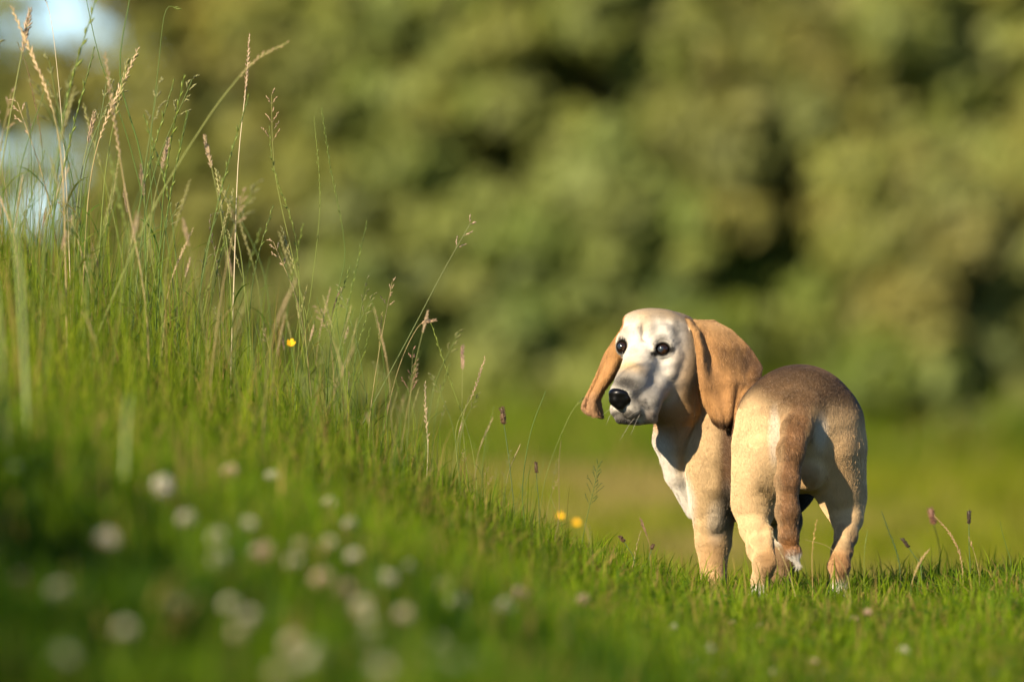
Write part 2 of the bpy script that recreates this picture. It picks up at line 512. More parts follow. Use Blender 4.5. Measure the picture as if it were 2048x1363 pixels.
# ------------------------------------------------------------------ the dog
H = 0.0025
class Field:
    def __init__(s, lo, hi):
        s.lo = np.array(lo, float)
        s.n = np.ceil((np.array(hi) - s.lo) / H).astype(int) + 1
        s.F = np.full(s.n, 0.08, dtype=np.float32)
        s.ax = [(s.lo[i] + H * np.arange(s.n[i])).astype(np.float32) for i in range(3)]
    def box(s, lo, hi):
        a = np.clip(np.floor((np.array(lo) - s.lo) / H).astype(int), 0, s.n)
        b = np.clip(np.ceil((np.array(hi) - s.lo) / H).astype(int) + 1, 0, s.n)
        return tuple(slice(a[i], b[i]) for i in range(3))
    def pts(s, sl):
        return np.meshgrid(s.ax[0][sl[0]], s.ax[1][sl[1]], s.ax[2][sl[2]], indexing='ij', copy=False)
    def put(s, sl, d, k, sub=False):
        A = s.F[sl]
        if sub:
            d = -d
            h = np.maximum(k - np.abs(A - d), 0) / k
            s.F[sl] = np.maximum(A, d) + h * h * k * .25
        else:
            h = np.maximum(k - np.abs(A - d), 0) / k
            s.F[sl] = np.minimum(A, d) - h * h * k * .25
    def cone(s, a, ra, b, rb_, k=.02, sub=False):
        a = np.array(a, float); b = np.array(b, float)
        m = max(ra, rb_) + k + .01
        sl = s.box(np.minimum(a, b) - m, np.maximum(a, b) + m)
        X, Y, Z = s.pts(sl)
        ba = b - a; L2 = max(float(ba @ ba), 1e-9)
        t = np.clip(((X - a[0]) * ba[0] + (Y - a[1]) * ba[1] + (Z - a[2]) * ba[2]) / L2, 0, 1)
        d = np.sqrt((X - a[0] - t * ba[0]) ** 2 + (Y - a[1] - t * ba[1]) ** 2 + (Z - a[2] - t * ba[2]) ** 2) - (ra + (rb_ - ra) * t)
        s.put(sl, d, k, sub)
    def ell(s, c, r3, k=.02, sub=False, axes=None):
        c = np.array(c, float); r3 = np.array(r3, float)
        m = max(r3) + k + .01
        sl = s.box(c - m, c + m)
        X, Y, Z = s.pts(sl)
        X = X - c[0]; Y = Y - c[1]; Z = Z - c[2]
        if axes is not None:
            A = np.array(axes, float)
            X, Y, Z = (A[0][0] * X + A[0][1] * Y + A[0][2] * Z, A[1][0] * X + A[1][1] * Y + A[1][2] * Z, A[2][0] * X + A[2][1] * Y + A[2][2] * Z)
        k0 = np.sqrt((X / r3[0]) ** 2 + (Y / r3[1]) ** 2 + (Z / r3[2]) ** 2)
        k1 = np.sqrt((X / r3[0] ** 2) ** 2 + (Y / r3[1] ** 2) ** 2 + (Z / r3[2] ** 2) ** 2) + 1e-6
        s.put(sl, k0 * (k0 - 1) / k1, k, sub)
    def sheet(s, G, th, k=.008):
        n, m = G.shape[:2]
        V = G.reshape(-1, 3)
        I = np.arange(n * m).reshape(n, m)
        Fq = np.stack([I[:-1, :-1].ravel(), I[:-1, 1:].ravel(), I[1:, 1:].ravel(), I[1:, :-1].ravel()], 1)
        bvh = BVHTree.FromPolygons([tuple(v) for v in V], [tuple(int(q) for q in f) for f in Fq])
        lo, hi = V.min(0) - .014, V.max(0) + .014
        sl = s.box(lo, hi)
        X, Y, Z = s.pts(sl)
        P = np.stack([X.ravel(), Y.ravel(), Z.ravel()], 1)
        d = np.full(len(P), .05, dtype=np.float32)
        f = bvh.find_nearest
        for i, p in enumerate(P.tolist()):
            q = f(p, .014)
            if q[0] is not None:
                d[i] = q[3]
        s.put(sl, d.reshape(X.shape) - th, k)

def surface_nets(fld):
    F = fld.F
    ins = F < 0
    n = F.shape
    c = [ins[i:n[0] - 1 + i, j:n[1] - 1 + j, k:n[2] - 1 + k] for i in (0, 1) for j in (0, 1) for k in (0, 1)]
    cnt = sum(a.astype(np.int8) for a in c)
    act = (cnt > 0) & (cnt < 8)
    idx = np.argwhere(act)
    vid = np.full(act.shape, -1, dtype=np.int32)
    vid[act] = np.arange(len(idx))
    acc = np.zeros((len(idx), 3)); w = np.zeros(len(idx))
    corners = [(i, j, k) for i in (0, 1) for j in (0, 1) for k in (0, 1)]
    vals = {q: F[idx[:, 0] + q[0], idx[:, 1] + q[1], idx[:, 2] + q[2]] for q in corners}
    for a in corners:
        for ax in range(3):
            if a[ax] == 0:
                b = list(a); b[ax] = 1; b = tuple(b)
                va, vb = vals[a], vals[b]
                m = (va < 0) != (vb < 0)
                t = np.where(m, va / np.where(np.abs(va - vb) < 1e-12, 1, va - vb), 0)
                p = np.tile(np.array(a, float), (len(idx), 1)); p[:, ax] += t
                acc[m] += p[m]; w[m] += 1
    V = fld.lo + H * (idx + acc / w[:, None])
    Q = []
    for ax in range(3):
        o = [1, 1, 1]; o[ax] = 0
        s0 = tuple(slice(o[i], n[i] - 1) for i in range(3))
        s1 = tuple(slice(o[i] + (1 if i == ax else 0), n[i] - 1 + (1 if i == ax else 0)) for i in range(3))
        A, B = ins[s0], ins[s1]
        e = np.argwhere(A != B)
        flip = A[tuple(e.T)]
        e = e + np.array(o)
        u, v = [(1, 2), (2, 0), (0, 1)][ax]
        du = np.zeros(3, int); du[u] = 1
        dv = np.zeros(3, int); dv[v] = 1
        g = lambda q: vid[tuple(q.T)]
        q = np.stack([g(e - du - dv), g(e - dv), g(e), g(e - du)], 1)
        q[~flip] = q[~flip][:, ::-1]
        Q.append(q)
    Q = np.concatenate(Q)
    Q = Q[(Q >= 0).all(1)]
    return V, Q

def R_(r, Y): return r * (DIST + Y) / FPX
fld = Field((0.12, -0.16, -0.06), (0.84, 0.80, 0.66))
def chain(pts, k):
    for a, b in zip(pts[:-1], pts[1:]):
        fld.cone(W(*a[:3]), R_(a[3], a[2]), W(*b[:3]), R_(b[3], b[2]), k)
def ball(px, py, Y, rx, ry_m, rz, k, sub=False, axes=None):
    fld.ell(W(px, py, Y), (R_(rx, Y), ry_m, R_(rz, Y)), k, sub, axes)

# trunk of the body: pelvis, loin, ribcage, brisket
ball(1600, 850, .13, 119, .15, 121, .025)
ball(1604, 915, .14, 98, .12, 68, .035)
chain([(1588, 852, .2, 106), (1564, 852, .33, 90), (1500, 870, .50, 106), (1455, 872, .60, 96)], .04)
ball(1540, 945, .50, 100, .14, 100, .04)
ball(1475, 950, .60, 78, .10, 80, .04)
# throat, neck and white chest
chain([(1405, 730, .47, 60), (1432, 800, .54, 74), (1455, 860, .58, 88)], .04)
chain([(1385, 815, .49, 56), (1415, 915, .56, 50), (1448, 985, .6, 58)], .03)
# left foreleg, shoulder blade and elbow
chain([(1432, 850, .47, 46), (1424, 905, .46, 47), (1424, 960, .47, 44), (1424, 1010, .49, 38), (1427, 1045, .51, 35), (1427, 1085, .52, 31), (1426, 1125, .52, 23), (1426, 1160, .52, 22), (1420, 1186, .47, 23)], .022)
chain([(1412, 860, .44, 14), (1400, 940, .445, 16), (1406, 1010, .47, 15)], .03)
ball(1422, 1040, .475, 18, .02, 18, .02)
# loose skin of the throat, a fold of its own
chain([(1352, 818, .425, 46), (1343, 878, .455, 35), (1358, 945, .49, 27), (1390, 1015, .53, 20)], .010)
# right foreleg
chain([(1560, 970, .60, 38), (1570, 1040, .60, 30), (1566, 1120, .60, 23), (1556, 1160, .60, 22), (1550, 1182, .55, 21)], .02)
# left hind leg
chain([(1536, 850, .10, 58), (1526, 900, .085, 53), (1516, 960, .09, 43), (1507, 1008, .10, 34), (1509, 1055, .07, 27)], .04)
chain([(1527, 925, .055, 40), (1512, 1000, .08, 32)], .03)
chain([(1509, 1055, .07, 27), (1519, 1098, .03, 22), (1528, 1130, -.012, 19), (1521, 1158, .0, 15), (1518, 1184, .0, 16)], .016)
chain([(1536, 1060, .045, 9), (1540, 1122, -.02, 9)], .012)
ball(1514, 1194, -.025, 21, .045, 14, .012)
# right hind leg
chain([(1666, 850, .10, 55), (1673, 900, .10, 49), (1680, 960, .11, 41), (1687, 1000, .12, 35), (1694, 1038, .10, 27)], .04)
chain([(1665, 900, .055, 36), (1678, 975, .09, 32)], .03)
chain([(1694, 1038, .10, 27), (1692, 1070, .07, 20), (1684, 1100, .035, 18), (1678, 1130, .01, 19), (1677, 1158, .02, 14), (1677, 1176, .03, 16)], .016)
ball(1676, 1188, .01, 20, .045, 13, .012)
# toes
for cx, cy, Y in ((1514, 1196, -.025), (1677, 1190, .01)):
    for dx in (-15, -5, 5, 15):
        ball(cx + dx, cy + 3, Y - .03, 8, .018, 9, .004)
# hollows beside the tail, ischial points, inner thigh
ball(1545, 925, .05, 28, .045, 60, .03)
ball(1516, 930, .02, 18, .02, 40, .03)
ball(1618, 945, .05, 34, .05, 34, .02)
# tail
chain([(1612, 780, .07, 28), (1604, 818, .01, 30), (1594, 858, -.04, 29)], .03)
chain([(1594, 858, -.04, 29), (1582, 900, -.072, 25), (1575, 960, -.08, 22), (1575, 1020, -.08, 21), (1577, 1070, -.075, 18)], .014)
chain([(1577, 1070, -.075, 18), (1584, 1095, -.072, 13), (1594, 1122, -.07, 3)], .008)
# head --------------------------------------------------------------
ball(1332, 705, .415, 80, .088, 82, .02)
ball(1350, 700, .46, 66, .07, 70, .03)
chain([(1296, 672, .375, 46), (1330, 672, .375, 46)], .02)
ball(1263, 688, .375, 31, .04, 36, .012)
ball(1322, 688, .348, 36, .04, 38, .012)
chain([(1288, 712, .345, 38), (1264, 765, .285, 31), (1247, 785, .262, 27)], .015)
chain([(1318, 745, .36, 40), (1286, 800, .305, 33), (1262, 812, .275, 26)], .018)
ball(1290, 822, .31, 25, .035, 26, .014)          # near flew
ball(1236, 818, .285, 16, .025, 17, .01)          # far flew
chain([(1243, 833, .278, 14), (1275, 835, .30, 15)], .006)    # lower jaw
chain([(1350, 750, .38, 46), (1345, 800, .41, 46)], .02)      # cheek, jaw
ball(1296, 640, .40, 50, .06, 22, .02)
# brow furrow, eye pits, nostril seat, lip line
ball(1288, 655, .325, 7, .014, 26, .012, True)
ball(1325, 698, .309, 17, .016, 13, .006, True)
ball(1243, 693, .342, 11, .014, 13, .006, True)
def arc(cx, cy, Y, rx, ry, r, n=14, a0=0, a1=360, dY=0.0):
    pts = []
    for i in range(n + 1):
        a = math.radians(a0 + (a1 - a0) * i / n)
        pts.append((cx + rx * math.cos(a), cy - ry * math.sin(a), Y + dY * math.cos(a), r))
    for p, q in zip(pts[:-1], pts[1:]):
        fld.cone(W(*p[:3]), R_(p[3], Y), W(*q[:3]), R_(q[3], Y), .004)
arc(1325, 698, .316, 17, 13.5, 3.0, dY=.006)
arc(1324, 692, .314, 20, 17, 4.0, 10, 20, 160, .006)
arc(1245, 693, .347, 10.5, 14, 2.6, dY=-.004)
# cheek bone, brow ridges, muzzle planes and lip fold
chain([(1350, 712, .335, 9), (1340, 742, .325, 10)], .018)
chain([(1304, 668, .328, 9), (1330, 664, .33, 9)], .018)
chain([(1252, 668, .352, 8), (1266, 664, .345, 8)], .016)
chain([(1268, 745, .285, 14), (1246, 772, .255, 13)], .014)
chain([(1300, 822, .285, 7), (1308, 840, .30, 6)], .012)
chain_l = [(1240, 828, .255), (1256, 838, .268), (1276, 840, .28)]
for a, b in zip(chain_l[:-1], chain_l[1:]):
    fld.cone(W(*a), .0022, W(*b), .0022, .004, True)

def ear_grid(rows, wave, nu=26, nv=60):
    rows = np.array(rows, float)   # v, Lx,Ly,LY, Rx,Ry,RY
    vs = np.linspace(0, 1, nv)
    cols_ = [np.interp(vs, rows[:, 0], rows[:, i]) for i in range(1, 7)]
    ker = np.array([1, 2, 3, 2, 1]) / 9.
    sm = []
    for c in cols_:
        e = np.concatenate([[2 * c[0] - c[2], 2 * c[0] - c[1]], c, [2 * c[-1] - c[-2], 2 * c[-1] - c[-3]]])
        sm.append(np.convolve(e, ker, 'valid'))
    G = np.zeros((nv, nu, 3))
    for i, v in enumerate(vs):
        for j, u in enumerate(np.linspace(0, 1, nu)):
            px = sm[0][i] * (1 - u) + sm[3][i] * u
            py = sm[1][i] * (1 - u) + sm[4][i] * u
            Y = sm[2][i] * (1 - u) + sm[5][i] * u + wave(u, v)
            G[i, j] = W(px, py, Y)
    return G
near_rows = [(0, 1374, 640, .385, 1425, 641, .43), (.10, 1386, 662, .350, 1462, 660, .425), (.28, 1394, 700, .322, 1496, 692, .41),
             (.45, 1397, 742, .312, 1522, 730, .395), (.6, 1401, 772, .300, 1519, 758, .365), (.75, 1407, 804, .295, 1500, 797, .345),
             (.88, 1421, 832, .295, 1484, 826, .325), (.95, 1428, 846, .30, 1472, 842, .32), (1, 1440, 854, .31, 1458, 853, .32)]
def near_wave(u, v):
    w_ = -.020 * math.sin(math.pi * u) * (1 - .4 * v)
    w_ += -.020 * math.exp(-((u - .07) / .08) ** 2) * math.exp(-((v - .25) / .28) ** 2)
    w_ += .016 * math.exp(-((u - .22) / .07) ** 2) * math.exp(-((v - .2) / .25) ** 2)
    w_ += .012 * math.exp(-((u - .80) / .10) ** 2) * math.exp(-((v - .5) / .2) ** 2)
    w_ += .004 * math.sin(9 * v + 5 * u) + .003 * math.sin(17 * u - 7 * v) * v + .006 * math.exp(-((u - .45 - .3 * v) / .06) ** 2) * math.exp(-((v - .75) / .2) ** 2)
    return w_
fld.sheet(ear_grid(near_rows, near_wave), .0026, .007)
far_rows = [(0, 1250, 648, .40, 1275, 645, .40), (.15, 1234, 672, .405, 1262, 676, .40), (.35, 1211, 706, .415, 1244, 714, .39),
            (.55, 1195, 745, .42, 1232, 748, .38), (.7, 1181, 776, .42, 1210, 777, .385), (.82, 1169, 799, .415, 1199, 797, .385),
            (.93, 1162, 815, .41, 1203, 820, .385), (1, 1174, 825, .405, 1205, 831, .39)]
def far_wave(u, v):
    return -.018 * math.sin(math.pi * u) + .014 * math.sin(2 * math.pi * (u * 1.3 - .1)) * smooth01(np.array((v - .35) / .3)) + .003 * math.sin(14 * v) + .005 * math.sin(16 * u + 3) * max(0, v - .55) * 2
fld.sheet(ear_grid(far_rows, far_wave, 20, 50), .0026, .007)

DV, DQ = surface_nets(fld)
# light smoothing of the surface (two Laplacian passes)
def laplace(V, Q, it, lam):
    e = np.concatenate([Q[:, [0, 1]], Q[:, [1, 2]], Q[:, [2, 3]], Q[:, [3, 0]]])
    deg = np.bincount(e.ravel(), minlength=len(V))[:, None]
    for _ in range(it):
        for l in (lam, -lam * .9):
            S = np.zeros_like(V)
            for ax in range(3):
                S[:, ax] = np.bincount(e[:, 0], V[e[:, 1], ax], len(V)) + np.bincount(e[:, 1], V[e[:, 0], ax], len(V))
            V = V + l * (S / np.maximum(deg, 1) - V)
    return V
DV = laplace(DV, DQ, 4, .5)

def ear_mask(P, rows, wave, pad=5):
    rw = np.array(rows, float)
    D = DIST + P[:, 1]
    px = P[:, 0] * FPX / D + 1024; py = HORIZON + (CAMZ - P[:, 2]) * FPX / D
    my = (rw[:, 2] + rw[:, 5]) / 2
    L, LY, R, RY = (np.interp(py, my, rw[:, i]) for i in (1, 3, 4, 6))
    u = np.clip((px - L) / np.maximum(R - L, 1), 0, 1); v = np.interp(py, my, rw[:, 0])
    Ys = LY * (1 - u) + RY * u + np.vectorize(lambda a, b: float(wave(a, b)))(np.round(u, 2), np.round(v, 2))
    return (px > L - pad) & (px < R + pad) & (py > my[0] - 12) & (py < my[-1] + 8) & (np.abs(P[:, 1] - Ys) < .022)
# coat colours, painted as markings in space
CREAM = np.array((.49, .355, .19)); TAN = np.array((.33, .178, .066)); BROWN = np.array((.085, .046, .022)); DARK = np.array((.025, .017, .011))
WHITE = np.array((.58, .55, .48)); GREY = np.array((.125, .115, .095)); RUST = np.array((.30, .13, .038)); BLACK = np.array((.004, .0035, .003)); PINK = np.array((.33, .23, .17))
def spot(C, P, c, r, color, s=1.0, soft=.5):
    """soft ellipsoid of colour round point c (px,py,Y), radii (px, m, px)"""
    w_ = W(*c); rr = np.array([R_(r[0], c[2]), r[1], R_(r[2], c[2])])
    d = np.sqrt((((P - w_) / rr) ** 2).sum(1))
    k = (s * smooth01((1 + soft - d) / (2 * soft)))[:, None]
    return C * (1 - k) + np.array(color) * k
def nz3(P, f, seed=0):
    return (vnoise(P[:, 0] * f + seed, P[:, 2] * f + seed * 3) + vnoise(P[:, 1] * f + 40 + seed, P[:, 2] * f + 20) - 1)
def coat(P):
    n = nz3(P, 28, 3)[:, None]; n2 = nz3(P, 90, 11)[:, None]
    C = np.tile(CREAM, (len(P), 1)) * (1 + .10 * n + .05 * n2)
    D = DIST + P[:, 1]
    px = P[:, 0] * FPX / D + 1024; py = HORIZON + (CAMZ - P[:, 2]) * FPX / D
    Yd = P[:, 1]
    wob = 14 * nz3(P, 22, 7)
    rump = (Yd < .36) & (px > 1440)
    # brown saddle over the top of rump and back
    edge = np.interp(px, [1460, 1500, 1540, 1600, 1660, 1700, 1740], [800, 825, 850, 885, 860, 840, 880])
    k = smooth01((edge - py + wob) / 80.)[:, None] * ((px > 1445) & (Yd > -.2))[:, None] * (py < 900)[:, None]
    k = k * .92
    C = C * (1 - k) + BROWN * .78 * (1 + .4 * n2) * k
    k = smooth01((775 - py + wob) / 45.)[:, None] * ((px > 1540) & (Yd < .6))[:, None] * .7
    C = C * (1 - k) + DARK * 1.3 * k
    C = spot(C, P, (1688, 782, .12), (40, .2, 36), DARK * 1.5, .75, .8)
    # darker flank of the back behind the thigh, brindled
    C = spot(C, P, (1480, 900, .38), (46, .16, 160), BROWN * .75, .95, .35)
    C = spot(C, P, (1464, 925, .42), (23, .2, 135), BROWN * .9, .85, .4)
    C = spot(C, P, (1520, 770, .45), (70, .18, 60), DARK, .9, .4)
    C = spot(C, P, (1640, 1000, .45), (70, .22, 100), BLACK * 2, .95, .4)  # belly between the hind legs, here and next: black coat plus painted shade
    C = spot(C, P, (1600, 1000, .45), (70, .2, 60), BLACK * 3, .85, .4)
    # tail: rusty brown brindle with pale sides, partly a painted lit-edge highlight, white tip
    tail = (Yd < -.035) & (px > 1540) & (px < 1632) | ((Yd < 0.03) & (py < 880) & (px > 1560) & (px < 1628))
    tc = RUST * .42 * (1 + .2 * n2 + .5 * nz3(P, 260, 5)[:, None]) + .01
    side = smooth01((np.abs(px - np.interp(py, [765, 850, 960, 1070], [1612, 1592, 1580, 1578])) - 13) / 14.)[:, None]
    tc = tc * (1 - .4 * side) + CREAM * .4 * side
    kt = (tail * smooth01((py - 785) / 70.))[:, None] * .92
    C = C * (1 - kt) + tc * kt
    C = spot(C, P, (1590, 1112, -.075), (26, .035, 22), WHITE, 1.0, .25)
    C = spot(C, P, (1583, 1080, -.08), (22, .035, 14), RUST * .8, .7, .4)
    # pale patches either side of the tail, inner thigh, white feet
    C = spot(C, P, (1640, 860, .02), (16, .06, 36), WHITE * .9, .7, .5)
    C = spot(C, P, (1548, 870, .0), (12, .05, 50), WHITE * .95, .55, .5)
    C = spot(C, P, (1505, 900, .1), (42, .12, 90), CREAM * 1.12, .5, .6)
    C = spot(C, P, (1690, 900, .1), (40, .14, 90), TAN * 1.05, .35, .6)
    C = spot(C, P, (1618, 950, .03), (24, .06, 28), TAN * 1.0, .55, .4)
    C = spot(C, P, (1540, 1125, -.01), (26, .05, 36), TAN * .95, .65, .5)
    C = spot(C, P, (1682, 1125, .02), (34, .06, 30), RUST * .9, .7, .5)
    C = spot(C, P, (1705, 1090, .06), (16, .06, 40), BROWN, .6, .5)
    for q in ((1514, 1190, -.02), (1677, 1182, .01)):
        C = spot(C, P, q, (34, .08, 24), WHITE, .95, .3)
    C = spot(C, P, (1562, 1120, .6), (40, .12, 110), BROWN * 1.2, .8, .3)  # right foreleg: shade painted over its tan
    C = spot(C, P, (1555, 1065, .55), (12, .1, 22), WHITE * .9, .9, .4)
    # forequarter: white breast, grey patch on the elbow, grey-tan cannon
    C = spot(C, P, (1322, 910, .48), (34, .10, 70), WHITE, 1.0, .35)
    C = spot(C, P, (1362, 985, .53), (34, .10, 66), WHITE, 1.0, .35)
    C = spot(C, P, (1430, 1040, .46), (18, .05, 46), WHITE * .85, .45, .5)
    C = spot(C, P, (1452, 1010, .46), (18, .06, 60), GREY * 1.4, .5, .5)
    C = spot(C, P, (1425, 1120, .49), (36, .07, 55), TAN * .95, .45, .5)
    C = spot(C, P, (1386, 1012, .49), (5, .02, 5), BLACK, .9, .3)
    # neck, throat
    neck = (Yd > .36) & (px < 1480) & (py > 735) & (py < 900)
    C = spot(C, P, (1345, 800, .42), (58, .12, 60), TAN * 1.15, .8, .35)
    C = spot(C, P, (1345, 850, .45), (50, .10, 44), PINK * 1.0, .45, .5)
    C = spot(C, P, (1425, 850, .50), (34, .10, 60), BROWN * 1.5, .55, .4)  # neck behind the ear, shadow put into the brown
    # head: white-grey face with tan crown
    head = (px < 1392) & (Yd < .50) & (py < 850)
    C = spot(C, P, (1305, 715, .37), (84, .10, 104), WHITE * .9, 1.0, .22)
    C = spot(C, P, (1262, 800, .29), (66, .09, 60), WHITE * .82, 1.0, .2)
    C = spot(C, P, (1335, 625, .41), (80, .12, 20), CREAM * .72, .8, .6)
    C = spot(C, P, (1400, 640, .44), (30, .08, 24), BROWN * 1.8, .6, .5)
    C = spot(C, P, (1374, 762, .39), (34, .10, 76), TAN * .5 + CREAM * .5, .8, .7)
    C = spot(C, P, (1340, 830, .42), (36, .10, 26), TAN * 1.15, .7, .5)
    C = spot(C, P, (1306, 658, .34), (8, .05, 20), GREY * 1.2, .6, .8)
    C = spot(C, P, (1350, 664, .35), (8, .05, 26), GREY * .9, .75, .6)
    C = spot(C, P, (1318, 680, .33), (11, .05, 9), GREY * 1.0, .6, .6)
    C = spot(C, P, (1288, 645, .36), (16, .06, 22), CREAM * .95, .45, .5)
    C = spot(C, P, (1292, 738, .31), (20, .06, 30), GREY * 1.6, .4, .7)  # grey hair on the muzzle side with its shade painted in
    C = spot(C, P, (1250, 757, .27), (22, .06, 16), GREY * 1.15, .75, .6)
    C = spot(C, P, (1252, 768, .262), (27, .06, 13), BLACK * 4, .85, .45)
    C = spot(C, P, (1270, 790, .265), (11, .05, 20), BLACK * 5, .7, .6)
    C = spot(C, P, (1285, 790, .27), (34, .07, 30), GREY * 2.0, .4, .6)  # lower muzzle side: grey hair and painted shade together
    C = spot(C, P, (1248, 828, .26), (32, .05, 9), GREY * .3, .85, .5)
    C = spot(C, P, (1300, 832, .30), (16, .05, 16), PINK * .8, .6, .5)
    C = spot(C, P, (1283, 803, .27), (7, .02, 4), GREY * .4, .5, .6)
    C = spot(C, P, (1240, 844, .27), (20, .05, 9), BLACK * 3, .9, .4)
    fl = smooth01((nz3(P, 120, 51) - .05) / .25)[:, None] * (smooth01((py - 785) / 20) * (px < 1318) * (px > 1225) * (Yd < .36))[:, None] * .45
    C = C * (1 - fl) + GREY * .5 * fl
    fl = smooth01((nz3(P, 60, 57) - .0) / .3)[:, None] * ((py < 790) & (px < 1375) & (px > 1232) & (Yd < .42))[:, None] * .25
    C = C * (1 - fl) + GREY * 1.1 * fl
    C = spot(C, P, (1264, 843, .275), (15, .035, 4), BLACK * 5, .85, .4)
    for a_, b_ in ((1275, 803), (1284, 811), (1291, 804), (1280, 820), (1268, 812), (1296, 815), (1288, 797)):
        C = spot(C, P, (a_, b_, .27), (2.2, .04, 2.2), BLACK * 6, .6, .5)
    # eye rims
    C = spot(C, P, (1325, 698, .31), (18.5, .022, 15), BLACK, 1.0, .18)
    C = spot(C, P, (1308, 708, .305), (9, .02, 6), BLACK, 1.0, .4)
    C = spot(C, P, (1342, 700, .315), (7, .02, 6), BLACK, .9, .5)
    C = spot(C, P, (1303, 715, .30), (8, .02, 5), GREY * .7, .55, .6)
    C = spot(C, P, (1244, 693, .345), (13.5, .024, 17), BLACK, 1.0, .18)
    # ears
    ear_n = ear_mask(P, near_rows, near_wave)
    ec = TAN * (1.02 + .25 * n + .15 * n2)
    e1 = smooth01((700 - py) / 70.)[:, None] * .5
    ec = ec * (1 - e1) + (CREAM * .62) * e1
    e2 = (smooth01((px - 1480 + .3 * (760 - py)) / 40.) * smooth01((py - 690) / 40))[:, None] * .9  # rear of the near ear: shading painted in brown
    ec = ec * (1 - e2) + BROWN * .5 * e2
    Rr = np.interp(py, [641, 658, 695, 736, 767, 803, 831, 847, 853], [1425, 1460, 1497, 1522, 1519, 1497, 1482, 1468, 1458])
    e3 = (smooth01((px - Rr + 14) / 12.) * smooth01((py - 700) / 60.))[:, None] * .85  # dark rim, with the rear and lower shading painted in
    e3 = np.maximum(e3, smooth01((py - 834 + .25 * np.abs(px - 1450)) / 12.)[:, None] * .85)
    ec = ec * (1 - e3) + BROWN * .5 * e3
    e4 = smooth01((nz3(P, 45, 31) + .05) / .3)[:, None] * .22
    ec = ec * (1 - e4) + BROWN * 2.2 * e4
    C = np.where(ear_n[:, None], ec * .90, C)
    for q_, r_, s_ in (((1497, 706, .385), (11, .05, 26), .85), ((1500, 770, .36), (14, .05, 16), .7), ((1480, 812, .34), (8, .05, 22), .7), ((1446, 848, .31), (16, .05, 6), .8), ((1408, 668, .36), (6, .05, 22), .5)):  # painted shading along the rear edge, tip and front fold crease
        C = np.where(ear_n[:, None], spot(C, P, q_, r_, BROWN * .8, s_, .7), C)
    ear_f = ear_mask(P, far_rows, far_wave)
    ec = TAN * (1.05 + .25 * n)
    e3 = smooth01((py - 770) / 30.)[:, None] * .45
    ec = ec * (1 - e3) + np.array((.28, .18, .12)) * e3
    C = np.where(ear_f[:, None], ec * .88, C)
    return np.clip(C * np.array([.84, .82, .80]), .002, .9)

dog = empty('dog', (float(W(1600, 1190, .1)[0]), .1, 0.0),
            'tan and cream hound with white face standing in the grass, looking back over its shoulder', 'dog')
OFF = np.array(dog.location)
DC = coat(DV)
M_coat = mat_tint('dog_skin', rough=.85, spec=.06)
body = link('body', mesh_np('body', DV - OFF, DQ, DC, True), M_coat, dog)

# eyes and nose
def uv_sphere(c, r3, seg=32, rings=20):
    V = []
    for i in range(rings + 1):
        th = math.pi * i / rings
        for j in range(seg):
            ph = 2 * math.pi * j / seg
            V.append((c[0] + r3[0] * math.sin(th) * math.cos(ph), c[1] + r3[1] * math.sin(th) * math.sin(ph), c[2] + r3[2] * math.cos(th)))
    F = [[i * seg + j, (i + 1) * seg + j, (i + 1) * seg + (j + 1) % seg, i * seg + (j + 1) % seg] for i in range(rings) for j in range(seg)]
    return np.array(V), np.array(F)
M_eye = mat_tint('eye', rough=.11, spec=.5)
def eye(c, r, look):
    look = np.array(look, float); look /= np.linalg.norm(look)
    V, F = uv_sphere((0, 0, 0), (r, r, r))
    d = (V / r) @ look
    C = np.tile((.014, .006, .003), (len(V), 1))
    C[d > .45] = (.012, .006, .003)
    brn = (d > .60) & (V[:, 2] < .1 * r) & (V[:, 0] > -.1 * r)
    C[brn] = (.028, .011, .005)
    C[d > .9] = (.016, .021, .028)
    V = V * (1 + .04 * smooth01((d - .8) / .15))[:, None]
    link('eye', mesh_np('eye', V + c - OFF, F, C, True), M_eye, dog)
eye(W(1325, 698, .323), R_(13.4, .3), (-.35, -.9, .05))
eye(W(1246, 693, .352), R_(12.5, .3), (-.6, -.75, .05))

M_nose = mat_tint('nose_leather', rough=.30, spec=.25, fixed=(.0025, .0022, .0022))
nf_main = fld
fld = Field(W(1200, 850, .2) - .02, W(1285, 750, .34) + .02)
ball(1240, 786, .250, 23, .022, 13, .007)
ball(1232, 799, .252, 14.5, .021, 14, .007)
ball(1249, 798, .252, 15.5, .021, 14, .007)
ball(1240, 811, .252, 11, .017, 9, .007)
ball(1228, 800, .2275, 3.5, .004, 4, .002, True)
ball(1251, 801, .2275, 4, .004, 4, .002, True)
fld.cone(W(1260, 803, .238), .0014, W(1252, 801, .228), .0016, .003, True)
fld.cone(W(1238, 796, .226), .0012, W(1237, 820, .234), .0012, .004, True)
NV, NQ = surface_nets(fld)
NV = laplace(NV, NQ, 3, .5)
link('nose', mesh_np('nose', NV - OFF, NQ, None, True), M_nose, dog)
fld = nf_main

